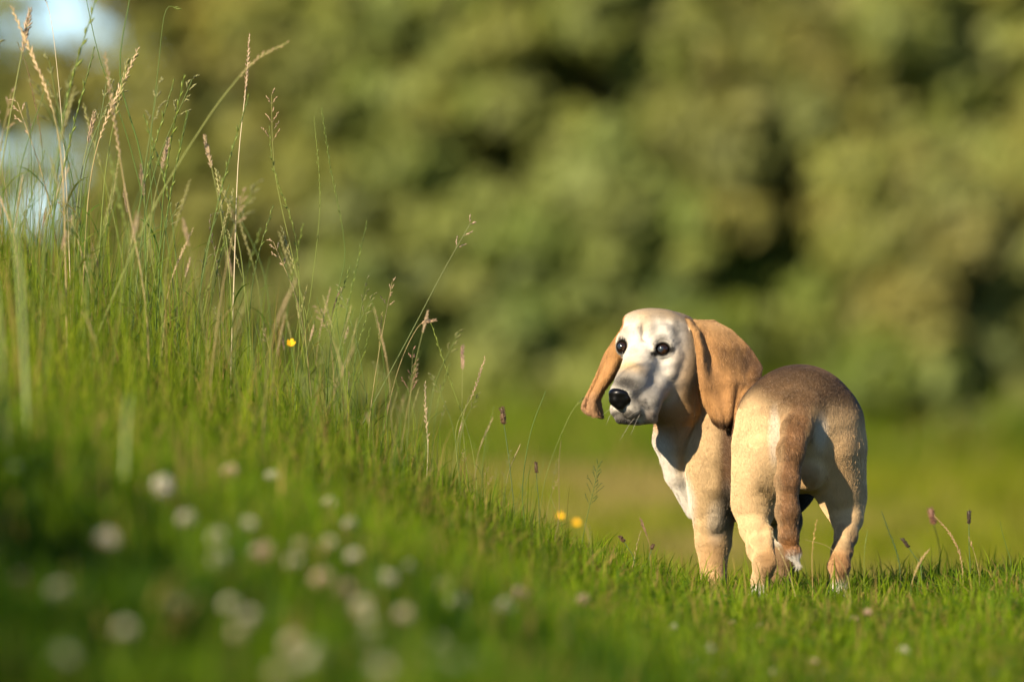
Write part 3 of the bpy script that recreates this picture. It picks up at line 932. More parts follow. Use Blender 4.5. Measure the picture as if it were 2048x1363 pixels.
# fur as hair curves
def quad_normals(V, Q):
    n = np.cross(V[Q[:, 2]] - V[Q[:, 0]], V[Q[:, 3]] - V[Q[:, 1]])
    a = np.linalg.norm(n, axis=1)
    return n / (a[:, None] + 1e-12), a / 2
def make_fur(n):
    r = np.random.default_rng(77)
    N, A = quad_normals(DV, DQ)
    cen = DV[DQ].mean(1)
    vis = np.where(N[:, 1] < .45, 1.0, .25)
    p = A * vis; p /= p.sum()
    f = r.choice(len(DQ), n, p=p)
    u, v = r.random(n)[:, None], r.random(n)[:, None]
    q = DV[DQ[f]]
    P = (q[:, 0] * (1 - u) + q[:, 1] * u) * (1 - v) + (q[:, 3] * (1 - u) + q[:, 2] * u) * v
    # smooth normals
    VN = np.zeros_like(DV)
    for k in range(4):
        np.add.at(VN, DQ[:, k], N * A[:, None])
    VN /= np.linalg.norm(VN, axis=1)[:, None] + 1e-12
    nn = VN[DQ[f]].mean(1)
    D = DIST + P[:, 1]
    px = P[:, 0] * FPX / D + 1024; py = HORIZON + (CAMZ - P[:, 2]) * FPX / D
    head = (px < 1392) & (P[:, 1] < .46) & (py < 850)
    ear = ((px > 1389) & (P[:, 1] < .435) & (P[:, 1] > .265) & (py < 860) & (px < 1524)) | ((px < 1240) & (P[:, 1] > .35))
    flow = np.tile([.15, -.35, -.9], (n, 1))
    back = (P[:, 1] > .0) & (nn[:, 2] > .4) & (px > 1440)
    flow[back] = [.25, -.9, -.3]
    nose = W(1240, 790, .25)
    hf = P - nose; hf /= np.linalg.norm(hf, axis=1)[:, None] + 1e-9
    flow[head] = hf[head] + np.array([0, 0, -.15])
    flow[ear] = [.1, -.1, -1]
    flow = flow + .11 * r.normal(size=(n, 3)) + .16 * np.stack([nz3(P, 18, 5), nz3(P, 18, 9), nz3(P, 18, 15)], 1)
    t = flow - (flow * nn).sum(1)[:, None] * nn
    t /= np.linalg.norm(t, axis=1)[:, None] + 1e-9
    L = np.full(n, .0095)
    L[head] = .0058; L[ear] = .0080
    tail = (P[:, 1] < -.035) & (px > 1545) & (px < 1620)
    L[tail] = .0125
    L[tail & (py > 1085)] = .020
    chest = (px < 1400) & (P[:, 1] > .44) & (py > 840)
    L[chest] = .012
    L *= r.uniform(.6, 1.25, n)
    lift = r.uniform(.09, .15, n); lift[head | ear] *= .7; lift[tail] *= 1.5
    stray = r.random(n) < .008; lift[stray] = r.uniform(.3, .55, int(stray.sum()))
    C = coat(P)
    eyes = [(W(1325, 698, .31), .018), (W(1244, 693, .345), .015), (W(1241, 796, .245), .0215)]
    keep = np.ones(n, bool)
    for c, rr in eyes:
        keep &= np.linalg.norm(P - c, axis=1) > rr
    ear = ear[keep]
    P, nn, t, L, lift, C = P[keep], nn[keep], t[keep], L[keep], lift[keep], C[keep]
    n = len(P)
    C = C * r.uniform(.88, 1.14, (n, 1)) * (1 + (.07 + .14 * ear) [:, None][:, 0] * nz3(P * np.array([1, 1, .25]), 260, 4))[:, None]
    dk = (C.mean(1) < .13) & (r.random(n) < .12) & (P[:, 2] > .1)
    C[dk] = C[dk] * 1.7 + .03
    C = np.clip(C, .004, .92)
    pts = np.zeros((n, 4, 3)); rad = np.zeros((n, 4))
    for k, s in enumerate((0, .35, .7, 1.0)):
        pts[:, k] = P - nn * .0008 * (k == 0) + (t * s + nn * (lift * s * (1 - .45 * s))[:, None]) * L[:, None]
        rad[:, k] = .00030 * (1, .95, .7, .15)[k]
    cu = bpy.data.hair_curves.new('fur')
    cu.add_curves([4] * n)
    cu.attributes['position'].data.foreach_set('vector', (pts - OFF).reshape(-1).astype(np.float32))
    ra = cu.attributes.get('radius') or cu.attributes.new('radius', 'FLOAT', 'POINT')
    ra.data.foreach_set('value', rad.reshape(-1).astype(np.float32))
    ca = cu.attributes.new('tint', 'FLOAT_COLOR', 'CURVE')
    cc = np.ones((n, 4), np.float32); cc[:, :3] = C
    ca.data.foreach_set('color', cc.ravel())
    M = mat_tint('fur', rough=.55, spec=.12)
    return link('fur', cu, M, dog, kind='stuff')
make_fur(520000)
# whiskers
wp = []
for (a, b) in (((1290, 815, .275), (1250, 838, .20)), ((1284, 820, .275), (1262, 868, .22)), ((1226, 822, .27), (1212, 850, .22)),
               ((1276, 826, .275), (1240, 880, .22)), ((1230, 815, .27), (1205, 830, .22))):
    A, B = W(*a), W(*b); Mi = (A + B) / 2 + np.array([0, -.004, .004])
    wp.append((*tube([A, Mi, B], [.00018, .00014, .00006], 4), (.6, .55, .45)))
V, F, C = merge(wp)
link('whiskers', mesh_np('whiskers', V - OFF, F, C), M_coat, dog)

# ------------------------------------------------------------------ stalks, flowers and seed heads
STRAW = (.28, .22, .08); GREEN = (.07, .12, .015); LIME = (.14, .18, .025); ROSE = (.36, .20, .13); BRN = (.20, .12, .05); PALE = (.55, .46, .28)
def bez(p, n=14):
    """smooth polyline through control points (Catmull-Rom)"""
    p = np.asarray(p, float)
    if len(p) == 2:
        t = np.linspace(0, 1, n)[:, None]
        return p[0] * (1 - t) + p[1] * t
    q = np.vstack([2 * p[0] - p[1], p, 2 * p[-1] - p[-2]])
    out = []
    m = max(2, n // (len(p) - 1))
    for i in range(1, len(q) - 2):
        for t in np.linspace(0, 1, m, endpoint=False):
            out.append(.5 * ((2 * q[i]) + (-q[i - 1] + q[i + 1]) * t + (2 * q[i - 1] - 5 * q[i] + 4 * q[i + 1] - q[i + 2]) * t * t + (-q[i - 1] + 3 * q[i] - 3 * q[i + 1] + q[i + 2]) * t ** 3))
    out.append(p[-1])
    return np.array(out)

def spindle(c, d, L, wdt, tint, flat=.7, sides=5):
    d = np.array(d, float); d /= np.linalg.norm(d)
    ts = (0, .3, .65, 1.0); ws = (.25, 1.0, .75, .05)
    pts = [np.array(c) + d * L * t for t in ts]
    V, F = tube(pts, [wdt * w_ / 2 for w_ in ws], sides)
    return V, F, np.array(tint)

def spike_head(line, seed, tint, size=.007, per=1.0, spread=.35, jitter=.25):
    """spikelets set alternately along the top part of a stem line"""
    r = np.random.default_rng(seed)
    seg = np.linalg.norm(np.diff(line, axis=0), axis=1); s = np.concatenate([[0], np.cumsum(seg)])
    L = s[-1]; n = max(5, int(L / (size * .55 / per)))
    parts = []
    for i in range(n):
        t = (i + .5) / n * L
        p = np.array([np.interp(t, s, line[:, k]) for k in range(3)])
        q = np.array([np.interp(min(t + .004, L), s, line[:, k]) for k in range(3)])
        d = q - p; d = d / (np.linalg.norm(d) + 1e-9)
        side = np.cross(d, [0, 1, 0]); side /= np.linalg.norm(side) + 1e-9
        sg = 1 if i % 2 else -1
        dd = d + side * sg * spread * r.uniform(.5, 1.3) + r.normal(0, .12, 3)
        k = .55 + .6 * math.sin(math.pi * min(1, (t / L) * .85 + .1))
        parts.append(spindle(p, dd, size * k * r.uniform(.8, 1.25), size * .32 * k, np.array(tint) * r.uniform(1 - jitter, 1 + jitter)))
    return parts

def panicle_head(line, seed, tint, size=.0055, branch=.03):
    r = np.random.default_rng(seed)
    parts = []
    n = len(line)
    for i in range(1, n, 1):
        p = line[i]; d = line[i] - line[i - 1]; d /= np.linalg.norm(d) + 1e-9
        side = np.cross(d, [0, 1, 0]); side /= np.linalg.norm(side) + 1e-9
        for sg in ((1, -1) if i % 2 else (-1,)):
            bl = branch * (1 - .75 * i / n) * r.uniform(.5, 1.2)
            e = p + (d * .9 + side * sg * r.uniform(.3, .8) + np.array([0, r.normal(0, .3), 0])) * bl
            parts.append((*tube([p, (p + e) / 2, e], [.0004, .0003, .0002], 3), np.array(tint) * .8))
            for t in np.linspace(.35, 1, 5):
                parts.append(spindle(p + (e - p) * t, (e - p) / (np.linalg.norm(e - p) + 1e-9) + r.normal(0, .3, 3), size * r.uniform(.8, 1.2), size * .4, np.array(tint) * r.uniform(.7, 1.3), sides=4))
    return parts

def stalk(ctrl, r0, tint, head, htint, hfrac, label, cat='grass stalk', group=None, seed=0, hsize=.007, name='grass_stalk', leaf=None, world_pts=None):
    """ctrl: (px,py,Y) from the root upwards"""
    P = np.array([W(*c) for c in ctrl]) if world_pts is None else np.array(world_pts)
    g = ground_z(P[0, 0], P[0, 1])
    line = bez(P, 24)
    base = P[0].copy()
    root = empty(name, tuple(float(v) for v in base), label, cat, group)
    n = len(line)
    rad = np.linspace(r0, r0 * .45, n)
    V, F = tube(line - base, rad, 5)
    cs = np.linspace(0, 1, n)[:, None]
    Ct = np.repeat(np.array(tint) * (1 - .25 * cs) + np.array(htint) * .25 * cs, 5, axis=0)
    link('stem', mesh_np('stem', V, F, Ct, True), M_stalk, root)
    k0 = int(n * (1 - hfrac))
    hl = line[k0:] - base
    if head == 'spike': parts = spike_head(hl, seed, htint, hsize)
    elif head == 'dense': parts = spike_head(hl, seed, htint, hsize, 2.4, .55, .3)
    elif head == 'loose': parts = spike_head(hl, seed, htint, hsize * 1.25, .45, .3, .3)
    elif head == 'panicle': parts = panicle_head(hl, seed, htint, hsize * .8)
    else: parts = []
    if parts:
        V, F, C = merge(parts)
        link('seed_head', mesh_np('seed_head', V, F, C, True), M_stalk, root)
    if leaf:
        for j, (t, ln, ang) in enumerate(leaf):
            i = int(t * n); p = line[i] - base
            u = np.linspace(0, 1, 7)
            dirx = math.cos(ang); diry = .3 * math.sin(ang * 3)
            c = p + np.stack([dirx * ln * u * (.5 + .3 * u), diry * ln * u, ln * (.9 * u - .45 * u * u)], 1)
            wv = .0022 * np.sin(np.pi * np.clip(u * .9 + .1, 0, 1))
            Lf = c + np.stack([0 * u, wv, .4 * wv], 1); Rt = c - np.stack([0 * u, wv, .4 * wv], 1)
            VV = np.concatenate([Lf, Rt]); FF = np.array([[a, a + 1, a + 8, a + 7] for a in range(6)])
            link('leaf', mesh_np('leaf', VV, FF, np.array(tint) * np.ones((len(VV), 1))), M_grass, root)
    return root

def copy_thing(src, loc, rz, sc, label=None):
    c = src.copy(); col.objects.link(c)
    c.location = loc; c.rotation_euler = (0, 0, rz); c.scale = (sc, sc, sc)
    if label: c['label'] = label
    for ch in list(src.children):
        d = ch.copy(); col.objects.link(d); d.parent = c
    return c

# single stalks that stand out in the photograph
HERO = [
 ([(462, 740, .1), (468, 560, .1), (476, 330, .1), (492, 170, .1), (499, 68, .1)], .0016, PALE, 'spike', (.42, .28, .16), .27, 'straight pale straw stalk standing tallest beside the open background, slim tan seed head', .009),
 ([(150, 780, -.8), (285, 460, -.8), (400, 260, -.8), (500, 130, -.8), (575, 85, -.8)], .0022, LIME, 'spike', (.45, .33, .15), .28, 'long green stalk leaning right with blurred tan head at its end', .010),
 ([(310, 760, .0), (292, 540, .0), (285, 330, .0), (240, 150, .0), (262, -20, .0)], .0028, GREEN, 'none', GREEN, .1, 'thick upright green stalk running out of the top of the picture', .009),
 ([(305, 780, .3), (325, 600, .3), (262, 300, .3), (200, 120, .3), (160, -60, .3)], .0018, GREEN, 'none', GREEN, .1, 'green stalk curving left out of the top beside the thick upright one', .009),
 ([(140, 560, .2), (128, 300, .2), (105, 60, .2), (84, -20, .2)], .0012, PALE, 'spike', BRN, .16, 'thin pale stalk with dark spikelets against the patch of sky', .008),
 ([(70, 560, .3), (86, 330, .3), (60, 160, .3), (35, 85, .3)], .0010, GREEN, 'spike', BRN, .45, 'drooping brownish seed head in front of the sky, left', .007),
 ([(30, 640, .1), (58, 480, .1), (62, 300, .1), (52, 205, .1)], .0012, GREEN, 'dense', (.09, .09, .04), .22, 'dark knobbly seed head low in the patch of sky', .006),
 ([(330, 640, .2), (300, 350, .2), (318, 120, .2), (332, 20, .2), (360, 18, .2)], .0012, GREEN, 'loose', LIME, .14, 'nodding green stalk whose tip bends over near the top edge', .007),
 ([(640, 760, .1), (560, 400, .1), (546, 300, .1), (543, 190, .1)], .0013, LIME, 'panicle', (.42, .29, .15), .25, 'bushy tan panicle right of the tallest straw stalk', .008),
 ([(590, 800, .0), (600, 640, .0), (590, 470, .0), (548, 340, .0), (538, 250, .0)], .0013, LIME, 'loose', LIME, .45, 'green rye like spike zigzagging below the tan panicle', .009),
 ([(700, 800, .1), (672, 620, .1), (690, 500, .1), (660, 330, .1), (643, 215, .1)], .0011, GREEN, 'loose', LIME, .35, 'thin curved green spike right of the bushy panicle', .007),
 ([(600, 740, .2), (625, 560, .2), (640, 400, .2), (628, 232, .2)], .0011, LIME, 'loose', LIME, .3, 'pale green stalk with sparse spikelets left of the thin curved spike', .006),
 ([(700, 900, .0), (745, 810, .0), (830, 650, .0), (885, 545, .0), (940, 448, .0)], .0014, GREEN, 'panicle', (.44, .31, .20), .17, 'lone arching stalk with pinkish tan plume highest in the middle of the picture', .008),
 ([(748, 960, .4), (790, 760, .4), (835, 655, .4), (872, 640, .4)], .0011, STRAW, 'dense', (.42, .28, .16), .22, 'stalk with tan head drooping to the right under the lone arching plume', .008),
 ([(920, 980, .0), (912, 860, .0), (945, 790, .0), (970, 715, .0)], .0012, LIME, 'spike', (.45, .30, .18), .32, 'tan seed head leaning right, last tall one before the dog', .009),
 ([(935, 960, .7), (925, 840, .7), (925, 740, .7), (926, 690, .7)], .0013, LIME, 'dense', (.40, .25, .18), .25, 'upright blunt pinkish seed head left of the leaning tan one', .009),
 ([(960, 1080, .1), (945, 900, .1), (900, 760, .1), (862, 645, .1)], .0014, LIME, 'loose', LIME, .4, 'green spike leaning left under the drooping tan head', .008),
 ([(850, 1000, .0), (856, 900, .0), (852, 830, .0), (850, 765, .0)], .0012, PALE, 'spike', (.48, .36, .20), .45, 'upright straw coloured spike in the middle of the bank', .010),
 ([(815, 960, .0), (816, 880, .0), (820, 800, .0), (826, 700, .0)], .0010, GREEN, 'panicle', ROSE, .25, 'short pinkish panicle left of the upright straw spike', .007),
 ([(742, 960, .5), (752, 800, .5), (758, 700, .5), (764, 625, .5)], .0012, GREEN, 'spike', (.40, .30, .10), .35, 'yellowish spike above the dark green clump, centre left', .007),
 ([(668, 760, .6), (660, 660, .6), (672, 600, .6), (684, 575, .6)], .0010, STRAW, 'spike', ROSE, .4, 'small rosy spike between two tall green stalks', .007),
 ([(440, 700, .3), (438, 560, .3), (420, 440, .3), (450, 424, .3)], .0013, (.12, .14, .04), 'loose', (.13, .10, .05), .5, 'dark brownish spike with its tip bent right, left of the straw stalk', .009),
 ([(1160, 1110, .0), (1175, 1030, .0), (1188, 975, .0), (1196, 930, .0)], .0011, GREEN, 'panicle', GREEN, .45, 'single green panicle rising between the bank and the dog', .006),
 ([(1060, 1120, .1), (1045, 990, .1), (1060, 870, .1), (1092, 780, .1)], .0016, GREEN, 'none', GREEN, .1, 'broad green blade curving right, left of the far ear of the dog', .006),
 ([(1075, 1100, .6), (1090, 960, .6), (1140, 830, .6), (1175, 790, .6)], .0012, LIME, 'dense', LIME, .18, 'yellow green head touching the hanging far ear of the dog', .008),
 ([(1590, 1190, -.35), (1572, 1130, -.35), (1548, 1075, -.35), (1534, 1038, -.35)], .0009, (.35, .28, .10), 'loose', PALE, .45, 'thin golden stalk in front of the left hind leg of the dog', .006),
 ([(1625, 1170, -.3), (1624, 1110, -.3), (1628, 1070, -.3), (1634, 1038, -.3)], .0010, (.33, .22, .08), 'loose', (.45, .28, .08), .45, 'golden stalk between the tail tip and the right hind leg', .006),
 ([(1700, 1180, -.2), (1690, 1140, -.2), (1660, 1095, -.2), (1610, 1078, -.2)], .0009, STRAW, 'none', STRAW, .3, 'dry arched blade lying across the right hock of the dog', .006),
 ([(1728, 1170, -.1), (1728, 1120, -.1), (1730, 1090, -.1), (1735, 1060, -.1)], .0009, LIME, 'spike', LIME, .4, 'thin green spike just right of the right hind leg', .005),
 ([(1800, 1140, .1), (1792, 1100, .1), (1775, 1055, .1), (1763, 1022, .1)], .0012, (.05, .09, .02), 'spike', (.05, .09, .02), .85, 'dark green spike leaning left, beside the dog on its right', .006),
 ([(1925, 1140, -.1), (1915, 1095, -.1), (1895, 1060, -.1), (1868, 1030, -.1)], .0010, STRAW, 'spike', (.40, .24, .12), .8, 'tan spike leaning left between the two dark plantain heads', .007),
 ([(1820, 1180, -.2), (1832, 1140, -.2), (1845, 1115, -.2), (1858, 1098, -.2)], .0010, STRAW, 'dense', (.42, .30, .12), .6, 'short straw spike at the foot of the lower plantain', .006),
 ([(2022, 1130, .1), (2012, 1090, .1), (2004, 1062, .1), (2000, 1040, .1)], .0012, GREEN, 'none', GREEN, .3, 'curved dark green blade near the right edge', .006),
 ([(1958, 1150, .0), (1950, 1110, .0), (1945, 1095, .0), (1938, 1075, .0)], .0009, STRAW, 'loose', (.40, .24, .12), .4, 'small reddish stalk under the taller plantain', .006),
 ([(1262, 1150, .0), (1270, 1110, .0), (1275, 1085, .0), (1282, 1060, .0)], .0009, STRAW, 'loose', STRAW, .6, 'little straw stalk left of the foreleg of the dog', .006),
 ([(1310, 1150, .2), (1302, 1100, .2), (1290, 1060, .2), (1280, 1035, .2)], .0011, (.2, .15, .06), 'dense', (.22, .13, .07), .35, 'brownish head leaning left in front of the white breast', .006),
 ([(1110, 1080, -.4), (1118, 1030, -.4), (1118, 930, -.4), (1122, 880, -.4)], .0010, (.16, .12, .05), 'none', BRN, .3, 'thin brown stalk standing left of the green panicle', .006),
 ([(1690, 1240, -1.5), (1700, 1200, -1.5), (1690, 1180, -1.5), (1700, 1150, -1.5)], .0011, STRAW, 'none', STRAW, .3, 'short dry blade in front of the right hind paw', .006),
]
for i, (c, r0, t, hd, ht, hf, lab, hs) in enumerate(HERO):
    c = list(c)
    p0 = W(*c[0]); gz = float(ground_z(p0[0], p0[1]))
    if p0[2] > gz:    # carry the stem down to the soil
        dz = p0[2] - gz
        c.insert(0, (c[0][0] - (c[1][0] - c[0][0]) * .12, c[0][1] + (dz + .01) * FPX / (DIST + c[0][2]), c[0][2]))
    stalk(c, r0, t, hd, tuple(.75 * q for q in ht), hf, lab, seed=200 + i, hsize=hs)

# plantain heads
def plantain(ctrl, hr, hl, label, tint=(.05, .035, .02)):
    P = np.array([W(*c) for c in ctrl])
    gz = float(ground_z(P[0, 0], P[0, 1]))
    if P[0, 2] > gz: P = np.vstack([[P[0, 0], P[0, 1], gz - .01], P])
    line = bez(P, 16); base = P[0]
    root = empty('plantain', tuple(float(v) for v in base), label, 'plantain', 'plantain heads')
    V, F = tube(line - base, np.full(len(line), .0010), 5)
    link('stem', mesh_np('stem', V, F, np.tile((.07, .11, .03), (len(V), 1)), True), M_stalk, root)
    d = line[-1] - line[-2]; d /= np.linalg.norm(d)
    parts = []
    rr = np.random.default_rng(int(ctrl[0][0]))
    parts.append((*tube([line[-1] - base + d * hl * t for t in (0, .15, .5, .85, 1)], [hr * .4, hr * .75, hr * .8, hr * .6, hr * .1], 8), np.array(tint)))
    for k in range(90):
        t = rr.random(); an = rr.uniform(0, 6.28)
        rad_ = np.array([math.cos(an), math.sin(an), 0])
        p = line[-1] - base + d * hl * t + rad_ * hr * .6
        parts.append(spindle(p, rad_ + d * .5, hr * .8, hr * .45, np.array(tint) * rr.uniform(.6, 1.8), sides=4))
    V, F, C = merge(parts)
    link('seed_head', mesh_np('seed_head', V, F, C, True), M_stalk, root)
plantain([(1940, 1130, 0), (1938, 1090, 0), (1938, 1047, 0)], .0042, .030, 'tall dark plantain head standing upright near the right edge')
plantain([(1842, 1135, 0), (1828, 1110, 0), (1817, 1094, 0)], .0042, .024, 'lower dark plantain head tilted left, between the dog and the taller one')
plantain([(1030, 1040, 0), (1018, 920, 0), (1008, 848, 0)], .0058, .038, 'brown plantain head on a long stem, left of the far ear', (.10, .06, .03))
plantain([(1078, 1010, 0), (1075, 980, 0), (1073, 945, 0)], .0035, .024, 'small narrow brown plantain head below the ear, centre', (.09, .055, .03))
plantain([(1268, 1120, 0), (1256, 1095, 0), (1248, 1083, 0)], .0045, .016, 'small round plantain bud low between the bank and the foreleg', (.10, .06, .03))
plantain([(1300, 1130, 0), (1298, 1115, 0), (1303, 1098, 0)], .0035, .012, 'tiny plantain bud right beside the foreleg of the dog', (.10, .06, .03))
plantain([(1880, 1130, 1.3), (1878, 1090, 1.3), (1868, 1048, 1.3)], .0070, .040, 'blurred reddish plantain head behind the crest, between the two dark ones', (.16, .08, .05))
plantain([(955, 1120, 0), (952, 1080, 0), (948, 1040, 0)], .0038, .024, 'short plantain head at the foot of the bank, above the clover', (.09, .05, .03))

# repeats: tall stalks of the bank
PROTO_LABEL = [
 ('spike', LIME, (.30, .27, .10), 'slender green grass stalk with narrow yellowish spike among the tall bank grass'),
 ('panicle', STRAW, (.38, .28, .15), 'dry straw stalk with spreading tan panicle among the tall bank grass'),
 ('loose', GREEN, LIME, 'green rye stalk with separate spikelets among the tall bank grass'),
 ('dense', LIME, (.36, .26, .15), 'green stalk with dense pinkish tan head among the tall bank grass'),
 ('spike', STRAW, (.46, .34, .18), 'pale straw stalk with long thin spike among the tall bank grass'),
 ('none', GREEN, GREEN, 'tall bare green stem without seed head among the bank grass'),
 ('panicle', GREEN, (.20, .20, .07), 'green stalk with feathery olive panicle among the tall bank grass'),
]
protos = []
for i, (hd, t, ht, lab) in enumerate(PROTO_LABEL):
    for v in range(2):
        r = random.Random(i * 10 + v)
        b = r.uniform(.06, .2)
        pts = [(0, 0, 0), (b * .15, r.uniform(-.02, .02), .33), (b * .5, r.uniform(-.03, .03), .68), (b * (1 + (.5 if v else 0)), 0, 1.0 - (.03 if v else 0))]
        P = [(p[0] * .62, p[1], p[2] * .62) for p in pts]
        o = stalk(None, .0017, t, hd, tuple(.8 * q for q in ht), (.24, .18, .4, .14, .3, .1, .2)[i], lab, seed=300 + i * 2 + v, hsize=.0105,
                  group='tall grass stalks of the bank', world_pts=P, leaf=[(.25, r.uniform(.12, .2), r.choice([.5, 2.6])), (.45, r.uniform(.1, .15), r.choice([.9, 2.2]))])
        protos.append(o)
def env_tall(x):
    return np.interp(x, [-1.6, -1.1, -.85, -.6, -.35, -.1, .05, .2, .4], [.95, .90, .82, .66, .50, .34, .25, .14, .08])
r = random.Random(5)
def zone_label(lab, xx, yy):
    px = 1024 + xx * FPX / (DIST + yy)
    z = ('at the left edge' if px < 130 else 'left of the straw stalk' if px < 380 else 'round the tallest straw stalk' if px < 560
         else 'below the bushy panicle' if px < 720 else 'down the middle of the bank' if px < 880 else 'at the foot of the bank')
    d = 'nearer' if yy < -.9 else 'sharp' if yy < .8 else 'far side'
    return lab.replace(' among the tall bank grass', '').replace(' among the bank grass', '') + ', ' + d + ', ' + z
used = set()
cnt = 0
while cnt < 285:
    xx = -1.45 + 1.75 * r.random() ** 1.0
    yy = r.gauss(.05, .75) if r.random() < .8 else r.uniform(-3.2, 3.0)
    if yy < -3.4: continue
    if xx > 0.02 and r.random() < .35: continue
    hh = float(env_tall(xx)) * (.42 + .58 * r.random() ** 1.1)
    if yy < -1.2: hh *= .75
    i = r.choice([0, 1, 0, 1, 2, 3, 4, 5, 4, 5, 6, 7, 8, 9, 10, 11, 12, 13, 12, 13, 4, 5])
    loc = (xx, yy, float(ground_z(xx, yy)) - .01)
    rz = r.uniform(-.7, .7) + (math.pi if r.random() < .45 else 0)
    sc = hh / .6
    if i not in used:
        o = protos[i]; used.add(i)
        o.location = loc; o.rotation_euler = (0, 0, rz); o.scale = (sc, sc, sc)
    else:
        o = copy_thing(protos[i], loc, rz, sc)
    o['label'] = zone_label(PROTO_LABEL[i // 2][3], xx, yy)
    cnt += 1
for i, o in enumerate(protos):
    if i not in used:
        o.location = (-.9, .3, float(ground_z(-.9, .3)))
# near, strongly blurred stalks
for (px, py0, py1, Y, lean) in ((246, 940, 790, -4.5, 12), (60, 720, 400, -3.5, -40), (20, 760, 420, -4.2, -60)):
    p0 = W(px, py0, Y); p1 = W(px + lean, py1, Y)
    gz = float(ground_z(p0[0], p0[1]))
    stalk(None, .0035, (.30, .36, .14), 'none', GREEN, .1, {246: 'broad pale blurred blade standing on the near slope', 60: 'blurred near blade leaning left before the dark far bush', 20: 'leftmost blurred near blade, leaning out of the frame'}[px],
          world_pts=[(p0[0], Y, gz - .01), tuple((p0 + p1) / 2), tuple(p1)])

# clover flowers
def clover_meshes(seed, tint, low):
    r = np.random.default_rng(seed)
    parts = []
    n = 70
    for k in range(n):
        z = 1 - 1.75 * (k + .5) / n; a = k * 2.39996
        s = math.sqrt(max(0, 1 - z * z))
        d = np.array([s * math.cos(a), s * math.sin(a), z])
        c = np.array(tint) if z > -.25 else np.array(low)
        dd = d + np.array([0, 0, .35])
        parts.append(spindle(d * .0042, dd, .0068 * r.uniform(.85, 1.15), .0034, c * r.uniform(.85, 1.1), sides=4))
    V, F, C = merge(parts)
    return mesh_np('flower_head', V, F, C, True)
clov_head = [clover_meshes(1, (.50, .48, .36), (.24, .18, .09)), clover_meshes(2, (.44, .41, .26), (.28, .16, .1)), clover_meshes(3, (.48, .34, .26), (.28, .15, .09))]
sp = bez([(0, 0, -.06), (.004, 0, -.03), (0, 0, -.002)], 8)
V, F = tube(sp, np.full(len(sp), .0009), 5)
clov_stem = mesh_np('stem', V, F, np.tile((.09, .15, .03), (len(V), 1)), True)
for m in clov_head + [clov_stem]: m.materials.append(M_petal)
CLOVER = [  # px, py, depth, kind, label
 (660, 1010, -3.2, 1, 'sharpest white clover head, on the shoulder of the bank'),
 (777, 1045, -2.4, 2, 'pinkish clover head right of the sharpest white one'),
 (708, 1113, -5.2, 0, 'bright white clover head, left of a similar pair partner, mid slope'),
 (820, 1138, -5.0, 0, 'bright white clover head right of centre on the slope'),
 (30, 940, -5.0, 0, 'white clover head at the left edge of the picture'),
 (214, 1080, -6.0, 0, 'lone white clover head left of the dense patch'),
 (375, 1040, -6.2, 0, 'wide blurred clover head below the pale blade'),
 (497, 1050, -5.0, 0, 'white clover head above the row of blurred ones'),
 (460, 945, -4.2, 2, 'pinkish brown clover head highest on the slope'),
 (545, 955, -3.4, 0, 'small white clover head beside the pinkish brown one'),
 (950, 1325, -7.4, 0, 'pale clover head at the bottom edge left of the middle'),
 (120, 1185, -7.4, 0, 'faint large clover blur low at the left'),
 (1220, 1283, -2.4, 2, 'pinkish clover head in the turf in front of the dog'),
 (1808, 1305, -2.0, 0, 'small bright white clover head at the bottom right'),
 (1165, 1120 + 80, -3.5, 2, 'brownish clover head below the green panicle'),
]
more = [(435, 1075), (440, 1120), (520, 1110), (600, 1095), (588, 1125), (645, 1160), (660, 1090), (350, 1210), (365, 1195), (460, 1210), (500, 1235), (530, 1105),
        (725, 1215), (735, 1235), (740, 1265), (808, 1230), (775, 1160), (890, 1170), (915, 1205), (880, 1290), (640, 1305), (480, 1265), (620, 1325), (860, 1320),
        (100, 1325), (40, 1160), (325, 970), (330, 985), (700, 1050), (1040, 1190), (760, 1340), (560, 1350), (250, 1260), (905, 1330), (690, 1180), (1010, 1215)]
rc = random.Random(9)
for px, py in more: CLOVER.append((px, py, -5.2 - 2.6 * max(0, (py - 1100)) / 260 + rc.uniform(-.4, .4), rc.choice([0, 0, 0, 1, 2]), None))
for k in range(6): CLOVER.append((rc.uniform(20, 980), rc.uniform(1080, 1350), rc.uniform(-8.5, -5.2), rc.choice([0, 0, 1, 1, 2]), None))
for k in range(16): CLOVER.append((rc.uniform(1040, 2040), rc.uniform(1215, 1350), rc.uniform(-3.2, -1.2), rc.choice([0, 1, 2, 2]), ''))
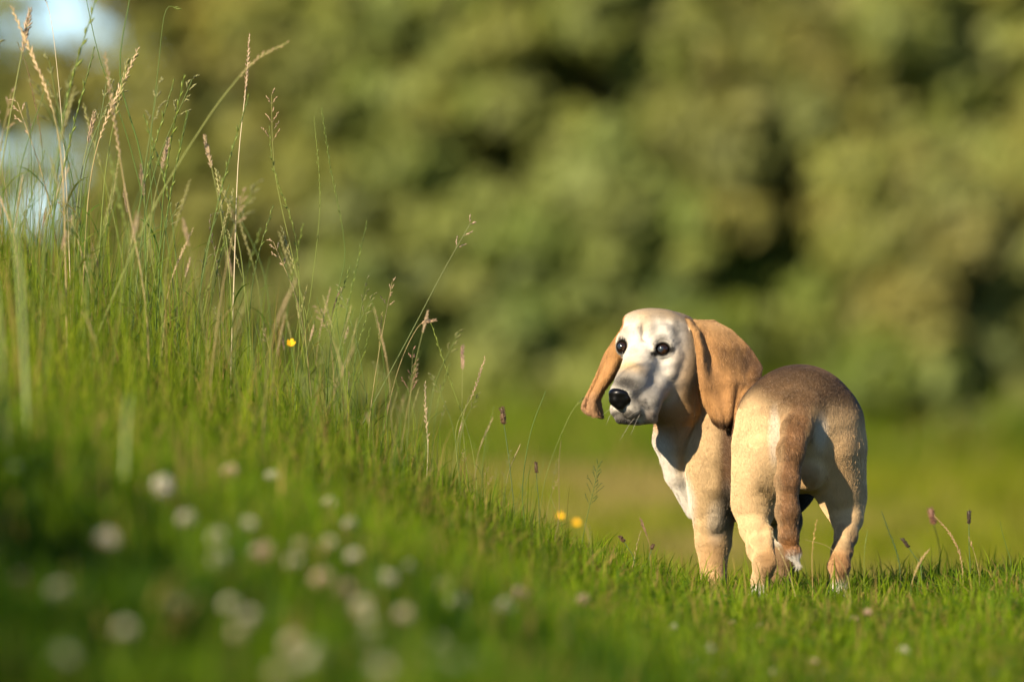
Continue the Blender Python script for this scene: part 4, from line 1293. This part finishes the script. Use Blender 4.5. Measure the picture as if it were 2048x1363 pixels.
for px, py, Y, kd, lab in CLOVER:
    p = W(px, py, Y)
    gz = float(ground_z(p[0], p[1]))
    hgt = p[2] - gz
    if lab and False: pass
    # slide along the sight line until the flower stands 4 to 13 cm over the soil
    for _ in range(60):
        if hgt > .09: Y += .12
        elif hgt < .035: Y -= .08
        else: break
        p = W(px, py, Y); gz = float(ground_z(p[0], p[1])); hgt = p[2] - gz
    if hgt < .02 or hgt > .3 or Y > 1: continue
    zx = 'left corner' if px < 260 else 'left part' if px < 480 else 'middle' if px < 700 else 'right part'
    zy = 'upper' if py < 1120 else 'lower' if py > 1250 else 'central'
    L = lab if lab else (f'{("white", "cream", "pinkish")[kd]} clover head in the blurred patch on the slope, {zy} {zx}' if lab is None else f'small {("white", "cream", "pinkish")[kd]} clover head low in the turf, ' + ('below the far ear' if px < 1350 else 'below the hind legs' if px < 1700 else 'right of the dog'))
    g = None if lab else ('clover in the patch on the slope' if lab is None else 'clover in the turf before the dog')
    root = empty('clover_flower', tuple(float(v) for v in p), L, 'clover flower', g)
    sc_ = (rc.uniform(.7, .9) if lab == '' else rc.uniform(1.15, 1.65))
    root.scale = (sc_,) * 3
    root.rotation_euler = (rc.uniform(-.3, .3), rc.uniform(-.3, .3), rc.uniform(0, 6))
    link('flower_head', clov_head[kd], None, root)
    s_ = link('stem', clov_stem, None, root)
    s_.scale = (1, 1, max(.6, (hgt / sc_ + .01) / .06))

# buttercups
def buttercup(px, py, Y, label):
    p = W(px, py, Y); gz = float(ground_z(p[0], p[1]))
    root = empty('buttercup', (float(p[0]), float(p[1]), gz), label, 'buttercup')
    base = np.array([p[0], p[1], gz])
    line = bez([(0, 0, -.01), (.01, 0, (p[2] - gz) * .6), tuple(p - base)], 10)
    V, F = tube(line, np.full(len(line), .0010), 5)
    link('stem', mesh_np('stem', V, F, np.tile((.1, .16, .03), (len(V), 1)), True), M_stalk, root)
    for k in range(5):
        a = k * 2 * math.pi / 5
        u = np.array([math.cos(a), math.sin(a), 0]); v = np.array([-math.sin(a), math.cos(a), 0])
        ct, st = math.cos(1.0), math.sin(1.0)
        tl = lambda q: np.array([q[0], q[1] * ct - q[2] * st, q[1] * st + q[2] * ct]) * .9
        pts = [(0 * u), u * .006 - v * .005 + np.array([0, 0, .003]), u * .011 - v * .003 + np.array([0, 0, .008]),
               u * .011 + v * .003 + np.array([0, 0, .008]), u * .006 + v * .005 + np.array([0, 0, .003])]
        pts = [tl(q) + p - base for q in pts]
        link('petal', mesh_np('petal', pts, [np.array([[0, 1, 2, 3]]), np.array([[0, 3, 4]])], np.tile((.75, .42, .01), (5, 1))), M_petal, root)
buttercup(1152, 1046, 4.2, 'second blurred yellow buttercup, lower and right of the other')
buttercup(582, 688, -.35, 'orange yellow flower among the tall grass of the bank')
buttercup(1120, 1033, 3.4, 'blurred yellow buttercup left of the foreleg of the dog')
